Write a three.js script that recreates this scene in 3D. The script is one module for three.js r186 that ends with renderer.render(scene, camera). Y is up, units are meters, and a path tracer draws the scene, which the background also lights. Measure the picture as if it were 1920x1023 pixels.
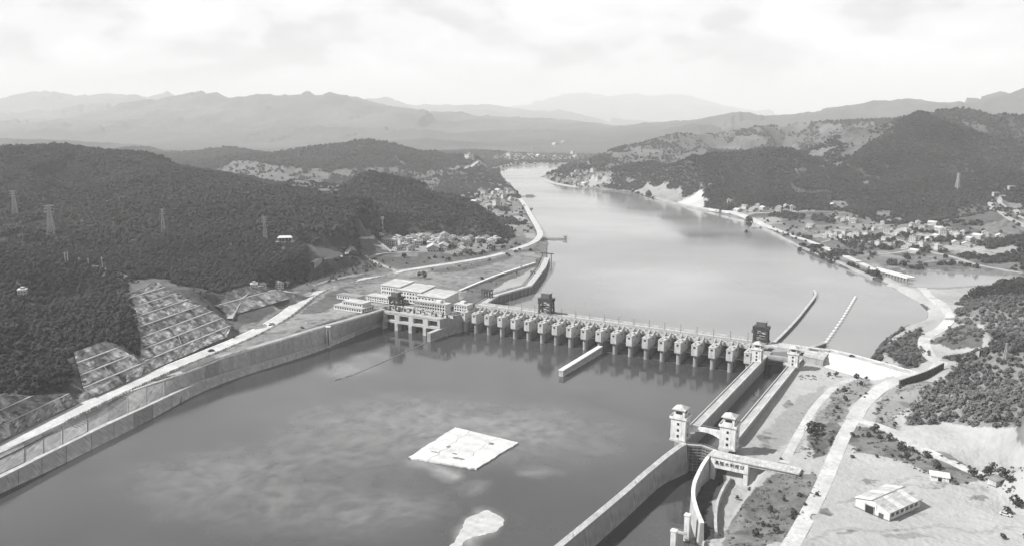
import * as THREE from 'three';
import { mergeGeometries } from 'three/addons/utils/BufferGeometryUtils.js';

// ------------------------------------------------------------------ camera, sky, sun, exposure
const scene = new THREE.Scene();
const EYE = 237, PITCH = 10.674 * Math.PI / 180, FOV = 37.2;
const camera = new THREE.PerspectiveCamera(FOV, 1920 / 1023, 1, 60000);
camera.position.set(0, EYE, 0);
camera.rotation.set(-PITCH, 0, 0);
scene.add(camera);

const renderer = new THREE.WebGLRenderer({ antialias: true });
renderer.setSize(1024, 545);
renderer.toneMapping = THREE.LinearToneMapping;
renderer.toneMappingExposure = 1.9;
renderer.shadowMap.enabled = true;

const SUN = new THREE.Vector3(-0.74, 0.69, 0.12).normalize();
const sun = new THREE.DirectionalLight(new THREE.Color(1, 0.995, 0.985), 4.8);
sun.position.copy(SUN).multiplyScalar(3000).add(new THREE.Vector3(0, 0, -900));
sun.target.position.set(0, 0, -900);
sun.castShadow = true; sun.shadow.mapSize.set(4096, 4096);
Object.assign(sun.shadow.camera, { left: -1500, right: 1500, top: 1500, bottom: -1500, near: 10, far: 9000 });
scene.add(sun, sun.target);
scene.fog = new THREE.FogExp2(new THREE.Color(0.95, 0.95, 0.95), 0.000075);

// ------------------------------------------------------------------ numbers and noise
function rng(seed) { let a = seed >>> 0; return () => { a = (a + 0x6D2B79F5) >>> 0; let t = Math.imul(a ^ (a >>> 15), 1 | a); t = (t + Math.imul(t ^ (t >>> 7), 61 | t)) ^ t; return ((t ^ (t >>> 14)) >>> 0) / 4294967296; }; }
const clamp = (v, a, b) => v < a ? a : v > b ? b : v;
const lerp = (a, b, t) => a + (b - a) * t;
const smooth = (a, b, v) => { const t = clamp((v - a) / (b - a), 0, 1); return t * t * (3 - 2 * t); };
const NT = 512, ntab = new Float32Array(NT * NT);       // lattice of random values, read with smooth interpolation
{ const r = rng(11); for (let i = 0; i < NT * NT; i++) ntab[i] = r() * 2 - 1; }
function vn(x, y) {
  const xi = Math.floor(x), yi = Math.floor(y); let fx = x - xi, fy = y - yi;
  fx = fx * fx * (3 - 2 * fx); fy = fy * fy * (3 - 2 * fy);
  const x0 = xi & 511, x1 = (xi + 1) & 511, y0 = (yi & 511) * NT, y1 = ((yi + 1) & 511) * NT;
  const a = ntab[y0 + x0], b = ntab[y0 + x1], c = ntab[y1 + x0], d = ntab[y1 + x1];
  return a + (b - a) * fx + (c - a + (a - b - c + d) * fx) * fy;
}
function fbm(x, y, o) { let s = 0, a = 0.5, n = 0; for (let i = 0; i < o; i++) { s += a * vn(x, y); n += a; a *= 0.5; const t = x * 1.6 + y * 1.2 + 17.3; y = y * 1.6 - x * 1.2 + 5.1; x = t; } return s / n; }
function ridged(x, y, o) { let s = 0, a = 0.5, n = 0; for (let i = 0; i < o; i++) { s += a * (1 - 2 * Math.abs(vn(x, y))); n += a; a *= 0.5; const t = x * 1.6 + y * 1.2 + 3.7; y = y * 1.6 - x * 1.2 + 9.1; x = t; } return s / n; }

// ------------------------------------------------------------------ the sky: bright haze, thin cloud
{
  const W = 2048, Hh = 1024, d = new Float32Array(W * Hh * 4);
  for (let j = 0; j < Hh; j++) {
    const el = ((j + 0.5) / Hh - 0.5) * Math.PI, se = Math.sin(el), ce = Math.cos(el);
    for (let i = 0; i < W; i++) {
      const az = ((i + 0.5) / W - 0.5) * 2 * Math.PI, X = ce * Math.cos(az), Z = ce * Math.sin(az);
      let v = lerp(0.51, 0.25, smooth(0.15, 0.95, se));
      v = lerp(0.45, v, smooth(-0.01, 0.07, se));
      if (se > -0.02) {
        // puffs low over the valley, seen from the side; broader veils overhead
        const az = Math.atan2(X, -Z), k = 1 / (Math.max(se, 0) + 0.22), A = az * 11, E = el * 28;
        const wx = fbm(A * 0.6 + 3, E * 0.6, 3) * 0.9, low = fbm(A + wx + 20, E + wx * 0.6 + 7, 6), high = fbm(X * k * 1.6 + 40, Z * k * 1.6 + wx, 5);
        const c = lerp(low, high, smooth(0.25, 0.6, se)), edge = Math.cos(az * 0.5) ** 2;
        const grey = smooth(0.06, 0.30, c) * (0.6 + 0.4 * fbm(A * 3 + 9, E * 3, 3)), white = smooth(0.0, 0.3, -c);
        v += (0.06 * white - 0.15 * grey) * smooth(0.01, 0.07, se) * (0.35 + 0.65 * edge);
      }
      const o = (j * W + i) * 4; d[o] = v; d[o + 1] = v; d[o + 2] = v * 1.005; d[o + 3] = 1;
    }
  }
  const t = new THREE.DataTexture(d, W, Hh, THREE.RGBAFormat, THREE.FloatType);
  t.mapping = THREE.EquirectangularReflectionMapping; t.magFilter = THREE.LinearFilter; t.needsUpdate = true;
  scene.background = t; scene.environment = t;
}

// ------------------------------------------------------------------ surveying: sight lines of the drone camera onto level planes and onto the ground
const FPX = 1520, SP = Math.sin(PITCH), CP = Math.cos(PITCH);
function ray(px, py) { const a = (px - 960) / FPX, b = (511.5 - py) / FPX; return [a, -SP + b * CP, -(CP + b * SP)]; }
function P(px, py, e = 0) { const r = ray(px, py), t = (e - EYE) / r[1]; return [r[0] * t, r[2] * t]; }           // plan point at height e
function Q(px, py, dist) { const r = ray(px, py), t = dist / -r[2]; return [r[0] * t, EYE + r[1] * t, r[2] * t]; }  // point at that ground distance
// the dam's own axes: lx along the crest towards the navigation lock, s upstream
const UX = 0.8632, UZ = 0.5049, K0 = [-41.7, -890.3], TURN = -Math.atan2(UZ, UX);
const W = (lx, s) => [K0[0] + UX * lx + UZ * s, K0[1] + UZ * lx - UX * s];
const toDam = (x, z) => { const a = x - K0[0], b = z - K0[1]; return [UX * a + UZ * b, UZ * a - UX * b]; };

// ------------------------------------------------------------------ polygons in plan
function poly(pts) {
  const n = pts.length, xs = new Float64Array(n), zs = new Float64Array(n); let x0 = 1e9, x1 = -1e9, z0 = 1e9, z1 = -1e9;
  pts.forEach(([x, z], i) => { xs[i] = x; zs[i] = z; x0 = Math.min(x0, x); x1 = Math.max(x1, x); z0 = Math.min(z0, z); z1 = Math.max(z1, z); });
  return { n, xs, zs, x0, x1, z0, z1, pts };
}
function sdf(p, x, z, reach = 60) {                    // > 0 outside
  const ox = Math.max(p.x0 - x, x - p.x1, 0), oz = Math.max(p.z0 - z, z - p.z1, 0);
  if (ox > reach || oz > reach) return Math.hypot(ox, oz);
  let d = 1e18, inside = false;
  for (let i = 0, j = p.n - 1; i < p.n; j = i++) {
    const ax = p.xs[i], az = p.zs[i], ex = p.xs[j] - ax, ez = p.zs[j] - az, wx = x - ax, wz = z - az;
    const t = clamp((wx * ex + wz * ez) / (ex * ex + ez * ez + 1e-9), 0, 1), qx = wx - ex * t, qz = wz - ez * t, q = qx * qx + qz * qz;
    if (q < d) d = q;
    if ((az > z) !== (p.zs[j] > z) && x < ex * (z - az) / ez + ax) inside = !inside;
  }
  d = Math.sqrt(d); return inside ? -d : d;
}
// ------------------------------------------------------------------ the lie of the land
const UP = 11;                                          // reservoir level; the tailwater lies at 0
const shoreL = [[1020, 486], [1027, 466], [1028, 455], [1019, 445], [1009, 431], [998, 410], [990, 390], [976, 368], [962, 353], [946, 340], [936, 327], [940, 318], [965, 311]];
const shoreR = [[1085, 309], [1112, 313], [1095, 319], [1060, 326], [1013, 331], [1040, 342], [1090, 352], [1180, 361], [1250, 379], [1330, 396], [1400, 413], [1470, 449], [1520, 478], [1560, 494], [1600, 508], [1650, 529], [1682, 543], [1722, 565], [1742, 585], [1738, 600], [1690, 615], [1655, 640], [1635, 668]];
const RES = poly([W(-18, 26), W(-23, 40), W(-38, 106), W(-31, 178), W(-80, 310), W(-117, 392), ...shoreL.slice(1).map(([x, y]) => P(x, y, UP)), ...shoreR.map(([x, y]) => P(x, y, UP)), W(398, 26)]);
const POND = poly([[1655, 512], [1700, 504], [1790, 508], [1880, 513], [1895, 520], [1840, 536], [1760, 541], [1720, 540], [1690, 530]].map(([x, y]) => P(x, y, 12)));
const bankL = [[-420, 1170], [-200, 1030], [0, 925], [100, 878], [200, 828], [280, 787], [356, 745], [420, 717], [475, 698], [522, 682], [600, 657], [660, 632], [725, 606]].map(([x, y]) => P(x, y, 0));
const TAIL = poly([...bankL, W(-104, -30), W(-24, -30), W(-18, 4), W(320, 4), W(320, -8), W(346, -8), W(346, -236), W(344, -262), W(346, -285), W(356, -312), W(367, -332), W(378, -420), W(400, -700), W(700, -1400), W(-100, -1500)]);
const bankCols = [                                        // pixel rows at each station: water edge, wall top, slope foot, slope head, with heights 0, 4.2, 4.4, h
    [-420, 1170, 1118, 1106, 1034, 15, 9], [-200, 1030, 992, 983, 932, 15.4, 9], [0, 925, 896, 888, 850, 16, 8.8], [100, 878, 846, 840, 800, 16.3, 8.6], [200, 828, 797, 791, 752, 16.6, 8.6], [280, 787, 760, 755, 722, 16.9, 8.4], [356, 745, 725, 720, 697, 17.2, 7.5],
    [420, 717, 702, 698, 672, 18, 6], [475, 698, 685, 682, 655, 19, 5], [522, 683, 671, 668, 641, 19.6, 4.6], [600, 657, 648, 646, 617, 20, 4.4], [660, 632, 625, 623, 600, 20.3, 4], [728, 605, 598, 597, 579, 20.4, 4]];
const BANK = poly([...bankCols.map(c => P(c[0], c[1], 0)), ...bankCols.map(c => P(c[0], c[4], c[5])).reverse()]);
const PIT = poly([W(344, -247), W(372, -247), W(371, -275), W(372, -300), W(375, -322), W(372, -340), W(352, -312), W(343, -280)]);

// heights read off the photograph: pixel, pixel, metres above the tailwater
const marks = [
  // bank beside the lock, wing dam, roads, yard
  [1400, 800, 9], [1440, 755, 9], [1480, 718, 9], [1520, 735, 11], [1480, 800, 11], [1450, 830, 11], [1540, 712, 9], [1600, 708, 13], [1560, 770, 16], [1530, 830, 17], [1700, 702, 23], [1640, 745, 21],
  [1600, 790, 20], [1565, 870, 19], [1520, 960, 18], [1480, 1015, 17], [1440, 960, 14], [1410, 1000, 12], [1760, 660, 22], [1735, 620, 18], [1780, 590, 16], [1770, 560, 15], [1700, 525, 15], [1690, 650, 16], [1660, 662, 13],
  [1690, 630, 16], [1790, 690, 34], [1840, 750, 40], [1900, 650, 56], [1900, 790, 40], [1915, 560, 50], [1850, 560, 44], [1835, 620, 40], [1790, 640, 26], [1700, 760, 24], [1740, 730, 30], [1660, 790, 21], [1700, 850, 20],
  [1850, 890, 19], [1640, 940, 18], [1800, 970, 18], [1900, 960, 18], [1900, 880, 21], [1750, 800, 28], [1990, 700, 80], [1990, 850, 50], [2080, 600, 110], [1700, 1100, 18], [1500, 1150, 16], [2000, 1100, 22],
  // plain across the reservoir
  [1500, 440, 14], [1600, 470, 14], [1700, 480, 14], [1850, 490, 15], [1900, 520, 16], [1600, 420, 15], [1750, 430, 16], [1850, 440, 18], [1450, 405, 14], [1650, 515, 14], [1870, 400, 42], [1830, 400, 34], [1905, 420, 30], [1790, 400, 30],
  // near bank
  [0, 840, 16], [200, 740, 16.5], [300, 702, 17], [395, 662, 18], [450, 635, 19], [530, 598, 20], [600, 550, 22], [700, 525, 22], [800, 500, 22], [920, 480, 21], [1000, 455, 19], [980, 390, 17], [950, 350, 15], [900, 510, 20], [800, 540, 21],
  [640, 575, 21], [560, 640, 20], [620, 610, 21], [480, 655, 19], [700, 560, 22], [850, 560, 22], [950, 520, 20], [980, 500, 20], [640, 510, 26], [580, 530, 26], [480, 540, 30], [430, 590, 26],
  [880, 400, 16], [930, 420, 17], [820, 465, 24], [720, 470, 26], [900, 450, 20], [-200, 930, 16],
].map(([x, y, e]) => [...P(x, y, e), e]);
function plain(x, z) {
  let s = 14.5 * 2e-7, w = 2e-7;
  for (const m of marks) { const a = x - m[0], b = z - m[1], q = a * a + b * b + 60, k = 1 / (q * Math.sqrt(q)); s += k * m[2]; w += k; }
  return s / w;
}
// ridges: crest points as pixel, pixel, ground distance; how far the flanks reach; roughness
const crest = (pts, reach, rough = 1, power = 1.15, back = 0.55) => ({ pts: pts.map(([x, y, d]) => Q(x, y, d)), reach, rough, power, back });   // back: the far flank's share of the reach
const ridges = [
  crest([[190, 296, 1850], [270, 330, 1620], [340, 366, 1430], [440, 430, 1230], [500, 455, 1140]], 230, 0.8, 1.1, 0.8),
  crest([[20, 296, 1850], [70, 360, 1480], [110, 420, 1230], [170, 478, 1030], [220, 520, 920]], 230, 0.8, 1.1, 0.8),
  crest([[440, 346, 1660], [520, 386, 1450], [600, 425, 1300]], 170, 0.7, 1.1, 0.9),
  crest([[-120, 330, 1600], [-80, 430, 1150], [-20, 520, 880], [20, 600, 740]], 230, 0.8, 1.1, 0.8),
  crest([[270, 236, 10900], [360, 214, 10900], [440, 201, 10900], [500, 197, 10900], [560, 206, 10900], [620, 222, 10900], [700, 242, 10900]], 2300, 1.7),
  crest([[630, 248, 10000], [720, 225, 10000], [800, 224, 10000], [870, 238, 10000], [930, 253, 10000]], 2000, 1.6),
  crest([[-60, 226, 14500], [60, 214, 14500], [130, 206, 14500], [210, 200, 14500], [300, 204, 14500], [380, 212, 14500]], 2600, 1.5),
  crest([[1150, 264, 7600], [1230, 247, 7700], [1310, 238, 7700], [1400, 243, 7600], [1480, 238, 7400]], 1400, 1.4),
  crest([[-100, 264, 9300], [40, 254, 9300], [110, 235, 9300], [170, 228, 9300], [230, 232, 9300], [300, 248, 9200], [380, 256, 9000], [460, 262, 9000]], 1700, 1.4),
  crest([[420, 262, 8600], [520, 243, 8700], [600, 238, 8700], [680, 248, 8600], [760, 241, 8600], [840, 248, 8500], [920, 259, 8300]], 1700, 1.5),
  crest([[640, 277, 6600], [720, 264, 6700], [800, 259, 6700], [880, 268, 6600], [960, 279, 6400], [1010, 288, 6300]], 1100, 1.2),
  crest([[930, 250, 11500], [985, 238, 11600], [1040, 243, 11500], [1090, 236, 11500], [1150, 246, 11500]], 1900, 1.2),
  crest([[-500, 330, 1500], [-250, 290, 1800], [0, 276, 1950], [120, 272, 1980], [190, 282, 1950], [240, 298, 1900], [330, 316, 1800], [430, 330, 1700], [490, 346, 1650], [560, 354, 1600], [612, 368, 1560]], 1180, 1.7, 1.5, 0.3),
  crest([[-60, 460, 1000], [60, 470, 1000], [190, 500, 960], [292, 534, 850]], 330, 0.6),
  crest([[490, 440, 1230], [540, 462, 1140]], 170, 0.5),
  crest([[570, 420, 1500], [635, 378, 1740], [658, 342, 1800], [695, 321, 1820], [735, 331, 1800], [800, 362, 1720], [870, 391, 1650], [950, 438, 1560]], 300, 0.7, 1.1, 0.7),
  crest([[780, 345, 2900], [850, 330, 2900], [905, 330, 2900]], 500, 0.6),
  crest([[240, 285, 4600], [360, 292, 4300], [430, 277, 4200], [500, 289, 3800], [545, 288, 3700], [575, 277, 3600], [650, 269, 3600], [690, 262, 3600], [735, 272, 3600], [775, 296, 3500], [800, 312, 3450]], 800, 0.9, 1.2),
  crest([[-250, 262, 5200], [0, 258, 5200], [120, 262, 5200], [250, 270, 5000]], 1000, 0.8),
  crest([[800, 290, 5200], [880, 282, 5200], [940, 287, 5200], [990, 298, 5000]], 700, 0.8),
  crest([[-300, 255, 12750], [0, 252, 12750], [140, 232, 12600], [250, 215, 12600], [400, 190, 12450], [480, 181, 12450], [560, 181, 12000], [610, 181, 12000], [645, 198, 11700], [730, 202, 11400], [800, 208, 11250], [880, 224, 10800], [960, 244, 10500], [1020, 258, 10200]], 4300, 1.5),
  crest([[-350, 190, 17825], [0, 203, 17825], [100, 187, 17825], [170, 176, 17825], [205, 174, 17825], [240, 183, 17825], [330, 184, 17825], [420, 182, 17825], [520, 190, 17825]], 5000, 1.4),
  crest([[640, 198, 20000], [720, 189, 20000], [780, 197, 20000], [850, 196, 20000], [905, 194, 20000], [960, 206, 20000], [1020, 216, 20000]], 4800, 1.3),
  crest([[900, 214, 30525], [1020, 192, 30525], [1080, 184, 30525], [1190, 176, 30525], [1260, 180, 30525], [1310, 194, 30525], [1400, 211, 30525], [1500, 216, 30525]], 6500, 1.1),
  crest([[1040, 290, 7280], [1062, 268, 7800], [1110, 262, 8060], [1150, 250, 8580], [1210, 236, 9100], [1310, 224, 9880], [1440, 228, 9880], [1540, 222, 9880]], 2300, 1.3),
  crest([[1400, 226, 9250], [1460, 218, 9000], [1560, 207, 8750], [1600, 203, 8750], [1640, 190, 8750], [1700, 184, 8750], [1740, 189, 8750], [1775, 203, 8500], [1830, 203, 8250], [1870, 190, 8250], [1920, 180, 8250], [2100, 160, 8250]], 3000, 1.4),
  crest([[1120, 312, 3400], [1160, 290, 3700], [1205, 268, 3900], [1270, 250, 4100], [1340, 252, 4300], [1410, 240, 4400], [1500, 232, 4400], [1600, 226, 4200], [1680, 224, 3900], [1760, 230, 3800]], 1000, 1.5, 1.1),
  crest([[1150, 334, 2700], [1190, 314, 2750], [1225, 303, 2750], [1262, 318, 2650], [1330, 289, 2450], [1385, 285, 2450], [1440, 277, 2450], [1480, 278, 2450], [1510, 294, 2400], [1545, 312, 2350]], 420, 0.8, 1.2),
  crest([[1545, 314, 2350], [1600, 290, 2400], [1640, 262, 2480], [1685, 226, 2550], [1720, 214, 2550], [1755, 223, 2550], [1800, 248, 2500], [1840, 260, 2450], [1920, 268, 2400], [2100, 270, 2400]], 640, 1.0, 1.05),
  crest([[1740, 214, 3100], [1770, 207, 3100], [1810, 204, 3100], [1850, 216, 3050], [1915, 217, 3000], [2100, 210, 3000]], 900, 1.0),
  crest([[1960, 330, 1850], [2100, 300, 1800], [2300, 300, 1700]], 420, 0.8),
  crest([[1925, 392, 1500], [2000, 370, 1500]], 330, 0.6, 1.3, 1),
];
for (const r of ridges) {
  let a = 1e9, b = -1e9, c = 1e9, d = -1e9;
  for (const p of r.pts) { a = Math.min(a, p[0]); b = Math.max(b, p[0]); c = Math.min(c, p[2]); d = Math.max(d, p[2]); }
  Object.assign(r, { x0: a - r.reach, x1: b + r.reach, z0: c - r.reach, z1: d + r.reach });
}
function hills(x, z) {
  let out = 0;
  const wx = x + 70 * fbm(x * 0.0035, z * 0.0035 + 40, 3), wz = z + 70 * fbm(x * 0.0035 + 90, z * 0.0035, 3);
  for (const r of ridges) {
    if (x < r.x0 || x > r.x1 || z < r.z0 || z > r.z1) continue;
    let best = 0, near = 1e9, along = 0, run = 0, wide = 0;
    for (let i = 0; i + 1 < r.pts.length; i++) {
      // near the crest the line itself counts, farther out the winding flanks
      const a = r.pts[i], b = r.pts[i + 1], ex = b[0] - a[0], ez = b[2] - a[2], ee = ex * ex + ez * ez;
      run += i ? Math.hypot(a[0] - r.pts[i - 1][0], a[2] - r.pts[i - 1][2]) : 0;
      const t0 = clamp(((x - a[0]) * ex + (z - a[2]) * ez) / ee, 0, 1), d0 = Math.hypot(x - a[0] - ex * t0, z - a[2] - ez * t0);
      if (d0 > r.reach * 1.25) continue;
      if (d0 < near) near = d0;
      const R = (x - a[0]) * ez - (z - a[2]) * ex < 0 ? r.reach : r.reach * r.back;
      const m = smooth(0.02, 0.3, d0 / R), X = lerp(x, wx, m), Z = lerp(z, wz, m);
      const t = clamp(((X - a[0]) * ex + (Z - a[2]) * ez) / ee, 0, 1);
      const q = Math.hypot(X - a[0] - ex * t, Z - a[2] - ez * t) / R;
      if (q >= 1) continue;
      const v = (lerp(a[1], b[1], t) - 14) * Math.pow(1 - q, r.power);
      if (v > best) { best = v; along = run + t * Math.sqrt(ee); wide = q; }
    }
    if (best <= 0) continue;
    // spurs run down from the crest with gullies between; none on the crest line itself, so that skylines stay where they are
    const f = 1 / (r.reach * 0.3), g = ridged(x * f + r.reach, z * f, 5), flank = smooth(0, r.reach > 1300 ? 0.14 : 0.25, near / r.reach);
    const spur = 1 - 2 * Math.abs(vn(along / (r.reach * 0.24) + 0.8 * vn(x * f, z * f), r.reach * 0.37 + wide * 1.2));
    best *= 1 + clamp(r.rough * flank * (0.34 * (g - 0.35) + 0.42 * (spur - 0.25) * (1 - 0.4 * wide)), -0.6, r.reach > 1300 ? 0.34 : 0.16);
    if (r.reach > 1300) best *= 1 + 0.055 * r.rough * fbm(x * 7 / r.reach, z * 7 / r.reach + 5, 4) + 0.05 * ridged(x * 0.0022, z * 0.0022, 4);
    const w = 8, k = clamp(0.5 + 0.5 * (best - out) / w, 0, 1);
    out = out === 0 ? best : lerp(out, best, k) + w * k * (1 - k) * 0.5;
  }
  return out;
}
// cut slopes and platforms: a plane through three sighted points, inside an outline
function cut(outline, abc, feather, berm = 0) {
  const [p, q, r] = abc.map(([x, y, e]) => { const a = P(x, y, e); return [a[0], e, a[1]]; });
  const n = new THREE.Vector3(q[0] - p[0], q[1] - p[1], q[2] - p[2]).cross(new THREE.Vector3(r[0] - p[0], r[1] - p[1], r[2] - p[2]));
  const at = (x, z) => p[1] - (n.x * (x - p[0]) + n.z * (z - p[2])) / n.y;
  const pts = outline.map(([x, y]) => { const d = ray(x, y); let t = 400; for (let k = 0; k < 40; k++) { const yy = at(d[0] * t, d[2] * t); t += (EYE + d[1] * t - yy) / (-d[1] + 0.6); } return [d[0] * t, d[2] * t]; });
  return { poly: poly(pts), at, feather, berm };
}
const cuts = [
  cut([[232, 553], [292, 531], [314, 543], [407, 591], [445, 624], [262, 710], [264, 640], [248, 585]], [[262, 710, 17], [445, 624, 18.5], [292, 531, 66]], 10, 6.2),
  cut([[137, 662], [195, 642], [232, 662], [275, 680], [262, 712], [186, 748], [158, 740], [147, 695]], [[262, 712, 17], [186, 748, 16.5], [195, 642, 42]], 7, 6.2),
  cut([[-60, 760], [38, 737], [85, 757], [125, 738], [145, 762], [0, 834], [-80, 872]], [[0, 836, 16.5], [145, 764, 16.5], [38, 737, 36]], 7, 6.2),
  cut([[400, 575], [445, 545], [520, 545], [555, 548], [520, 590], [465, 607], [440, 600]], [[465, 607, 20], [520, 590, 20], [445, 545, 42]], 10),
  cut([[561, 451], [660, 478], [672, 481], [588, 499]], [[588, 499, 34], [672, 481, 30], [561, 451, 58]], 12),
  cut([[672, 447], [706, 449], [735, 472], [680, 478]], [[735, 472, 27], [680, 478, 30], [690, 447, 44]], 12),
];
const FLATS = poly([[-420, 1180], [-300, 985], [0, 832], [145, 763], [262, 708], [445, 622], [465, 607], [520, 590], [556, 550], [600, 533], [680, 503], [690, 484], [716, 474], [722, 452], [760, 443], [850, 443], [905, 447], [960, 448], [950, 425], [905, 400], [860, 380], [900, 362], [945, 350], [975, 362], [1000, 400], [1022, 440], [1030, 480], [940, 575], [860, 612], [725, 612], [610, 660], [356, 748], [0, 930]].map(([x, y]) => P(x, y, 20)));
function land(x, z) {                                   // before the water is cut in
  const far = Math.hypot(x, z);
  let h = plain(x, z) + (far > 1300 ? smooth(1300, 2600, far) * 2.5 * (1 + fbm(x * 0.004, z * 0.004, 3)) : 0) + 0.35 * fbm(x * 0.03, z * 0.03, 3);
  const k = hills(x, z) * smooth(0, 45, sdf(FLATS, x, z, 60)), g = 14 + k;
  if (k > 0) { const w = 9, d = clamp(0.5 + 0.5 * (g - h) / w, 0, 1); h = lerp(h, g, d) + w * d * (1 - d) * 0.5; }
  for (const c of cuts) {
    const d = sdf(c.poly, x, z, 40);
    if (d < c.feather) { let e = c.at(x, z); if (c.berm) { const u = (e - 16) / c.berm, f = Math.floor(u); e = 16 + c.berm * (f + smooth(0.16, 1, u - f)); } h = lerp(h, e, 1 - smooth(0, c.feather, d)); }
  }
  return h;
}
function ground(x, z) {
  let h = land(x, z);
  const far = -z;
  if (far > 500) {
    const soft = smooth(1200, 3000, far), a = Math.min(sdf(RES, x, z, 400), sdf(POND, x, z, 200));
    const [lx, ls] = toDam(x, z), walled = lx < 30 && lx > -150 && ls < 398 && ls > 20;
    if (a > 0) { if (walled) { if (a < 60) h = Math.min(h, a < 7 ? 17.5 : 20.4 + (a - 7) * 0.08); } else if (a < 399) h = Math.min(h, UP + 0.5 + a * lerp(0.45, 0.3, soft) + Math.max(0, a - 40) ** 2 * 0.012 + 0.8 * fbm(x * 0.05, z * 0.05, 2)); h = Math.max(h, UP + Math.min(0.6, a * 0.1)); }
    else h = UP - Math.min(5, 0.4 - a * 0.3);
  }
  const [dx, ds] = toDam(x, z);
  if (dx > -230 && dx < 330 && ds > -95 && ds < 90) {    // platforms round the powerhouse; the bed under the barrage
    h = lerp(h, Math.min(h, 20.2), smooth(-230, -205, dx) * smooth(90, 70, ds));
    if (dx > -112 && dx < -14 && ds > -40 && ds < 40) h = Math.min(h, 19);
    if (dx > -20 && dx < 312 && ds > -6 && ds < 50) h = Math.min(h, 0.5);
  }
  if (dx > 335 && dx < 390 && ds < -240 && ds > -345) { const q = sdf(PIT, x, z, 30); if (q < 9) h = lerp(h, 3.4 + 0.8 * fbm(x * 0.2, z * 0.2, 2), 1 - smooth(0, 9, q)); }
  const b = sdf(TAIL, x, z, 80);
  if (b < 0) h = -Math.min(6, 0.6 - b * 0.4);
  else if (x < -135 && b < 90) { const q = sdf(BANK, x, z, 30); if (q < 3.5) h = Math.min(h, -1); else if (q < 12) h = Math.min(h, lerp(14.6, 19, smooth(-560, -760, z))); }
  else if (b < 3) h = Math.min(h, 4);
  return h;
}
function T(px, py) {                                    // where a sight line meets the ground
  const r = ray(px, py); let t = 330, prev = 0;
  for (let k = 0; k < 900; k++) {
    const gap = EYE + r[1] * t - Math.max(ground(r[0] * t, r[2] * t), 0);
    if (gap < 0) { let a = prev, b = t; for (let i = 0; i < 14; i++) { const m = (a + b) / 2; if (EYE + r[1] * m > Math.max(ground(r[0] * m, r[2] * m), 0)) a = m; else b = m; } t = b; break; }
    prev = t; t += Math.max(1.5, gap * 0.7);
    if (t > 30000) break;
  }
  return [r[0] * t, EYE + r[1] * t, r[2] * t];
}
const T2 = ([px, py]) => { const p = T(px, py); return [p[0], p[2]]; };
// ------------------------------------------------------------------ what the ground carries, seen from above: base colour (grey) and how wooded it is
class Chart {
  constructor(cx, cz, size, n) { Object.assign(this, { x0: cx - size / 2, z0: cz - size / 2, size, n, tone: new Float32Array(n * n).fill(0.05), wood: new Float32Array(n * n).fill(1) }); }
  fill(pts, tone, wood = 0) {
    const n = this.n, k = n / this.size, X = pts.map(p => (p[0] - this.x0) * k), Z = pts.map(p => (p[1] - this.z0) * k);
    const a = Math.max(0, Math.ceil(Math.min(...Z))), b = Math.min(n - 1, Math.floor(Math.max(...Z)));
    for (let j = a; j <= b; j++) {
      const c = [];
      for (let i = 0, m = pts.length - 1; i < pts.length; m = i++) if ((Z[i] > j) !== (Z[m] > j)) c.push(X[i] + (X[m] - X[i]) * (j - Z[i]) / (Z[m] - Z[i]));
      c.sort((p, q) => p - q);
      for (let q = 0; q + 1 < c.length; q += 2) for (let i = Math.max(0, Math.ceil(c[q])), e = Math.min(n - 1, Math.floor(c[q + 1])); i <= e; i++) { this.tone[j * n + i] = tone; this.wood[j * n + i] = wood; }
    }
  }
  line(pts, width, tone, wood = 0) {
    for (let i = 0; i + 1 < pts.length; i++) {
      const [a, b] = [pts[i], pts[i + 1]], dx = b[0] - a[0], dz = b[1] - a[1], l = Math.hypot(dx, dz) || 1, ox = -dz / l * width / 2, oz = dx / l * width / 2;
      this.fill([[a[0] + ox, a[1] + oz], [b[0] + ox, b[1] + oz], [b[0] - ox, b[1] - oz], [a[0] - ox, a[1] - oz]], tone, wood);
    }
  }
  read(what, x, z) { const n = this.n, i = Math.floor((x - this.x0) / this.size * n), j = Math.floor((z - this.z0) / this.size * n); return i < 0 || j < 0 || i >= n || j >= n ? -1 : this[what][j * n + i]; }
}
const nearChart = new Chart(80, -880, 2240, 2048), farChart = new Chart(300, -3300, 7000, 2048);
const charts = [nearChart, farChart];
const paint = (px, tone, wood = 0) => { const p = px.map(T2); for (const c of charts) c.fill(p, tone, wood); };
const stroke = (px, width, tone, wood = 0) => { const p = px.map(T2); for (const c of charts) c.line(p, width, tone, wood); };
const wooded = (x, z) => { const wx = x + 5 * vn(x * 0.06, z * 0.06), wz = z + 5 * vn(x * 0.06 + 31, z * 0.06); let v = nearChart.read('wood', wx, wz); if (v < 0) v = farChart.read('wood', wx, wz); return v < 0 ? 1 : v; };

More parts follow.
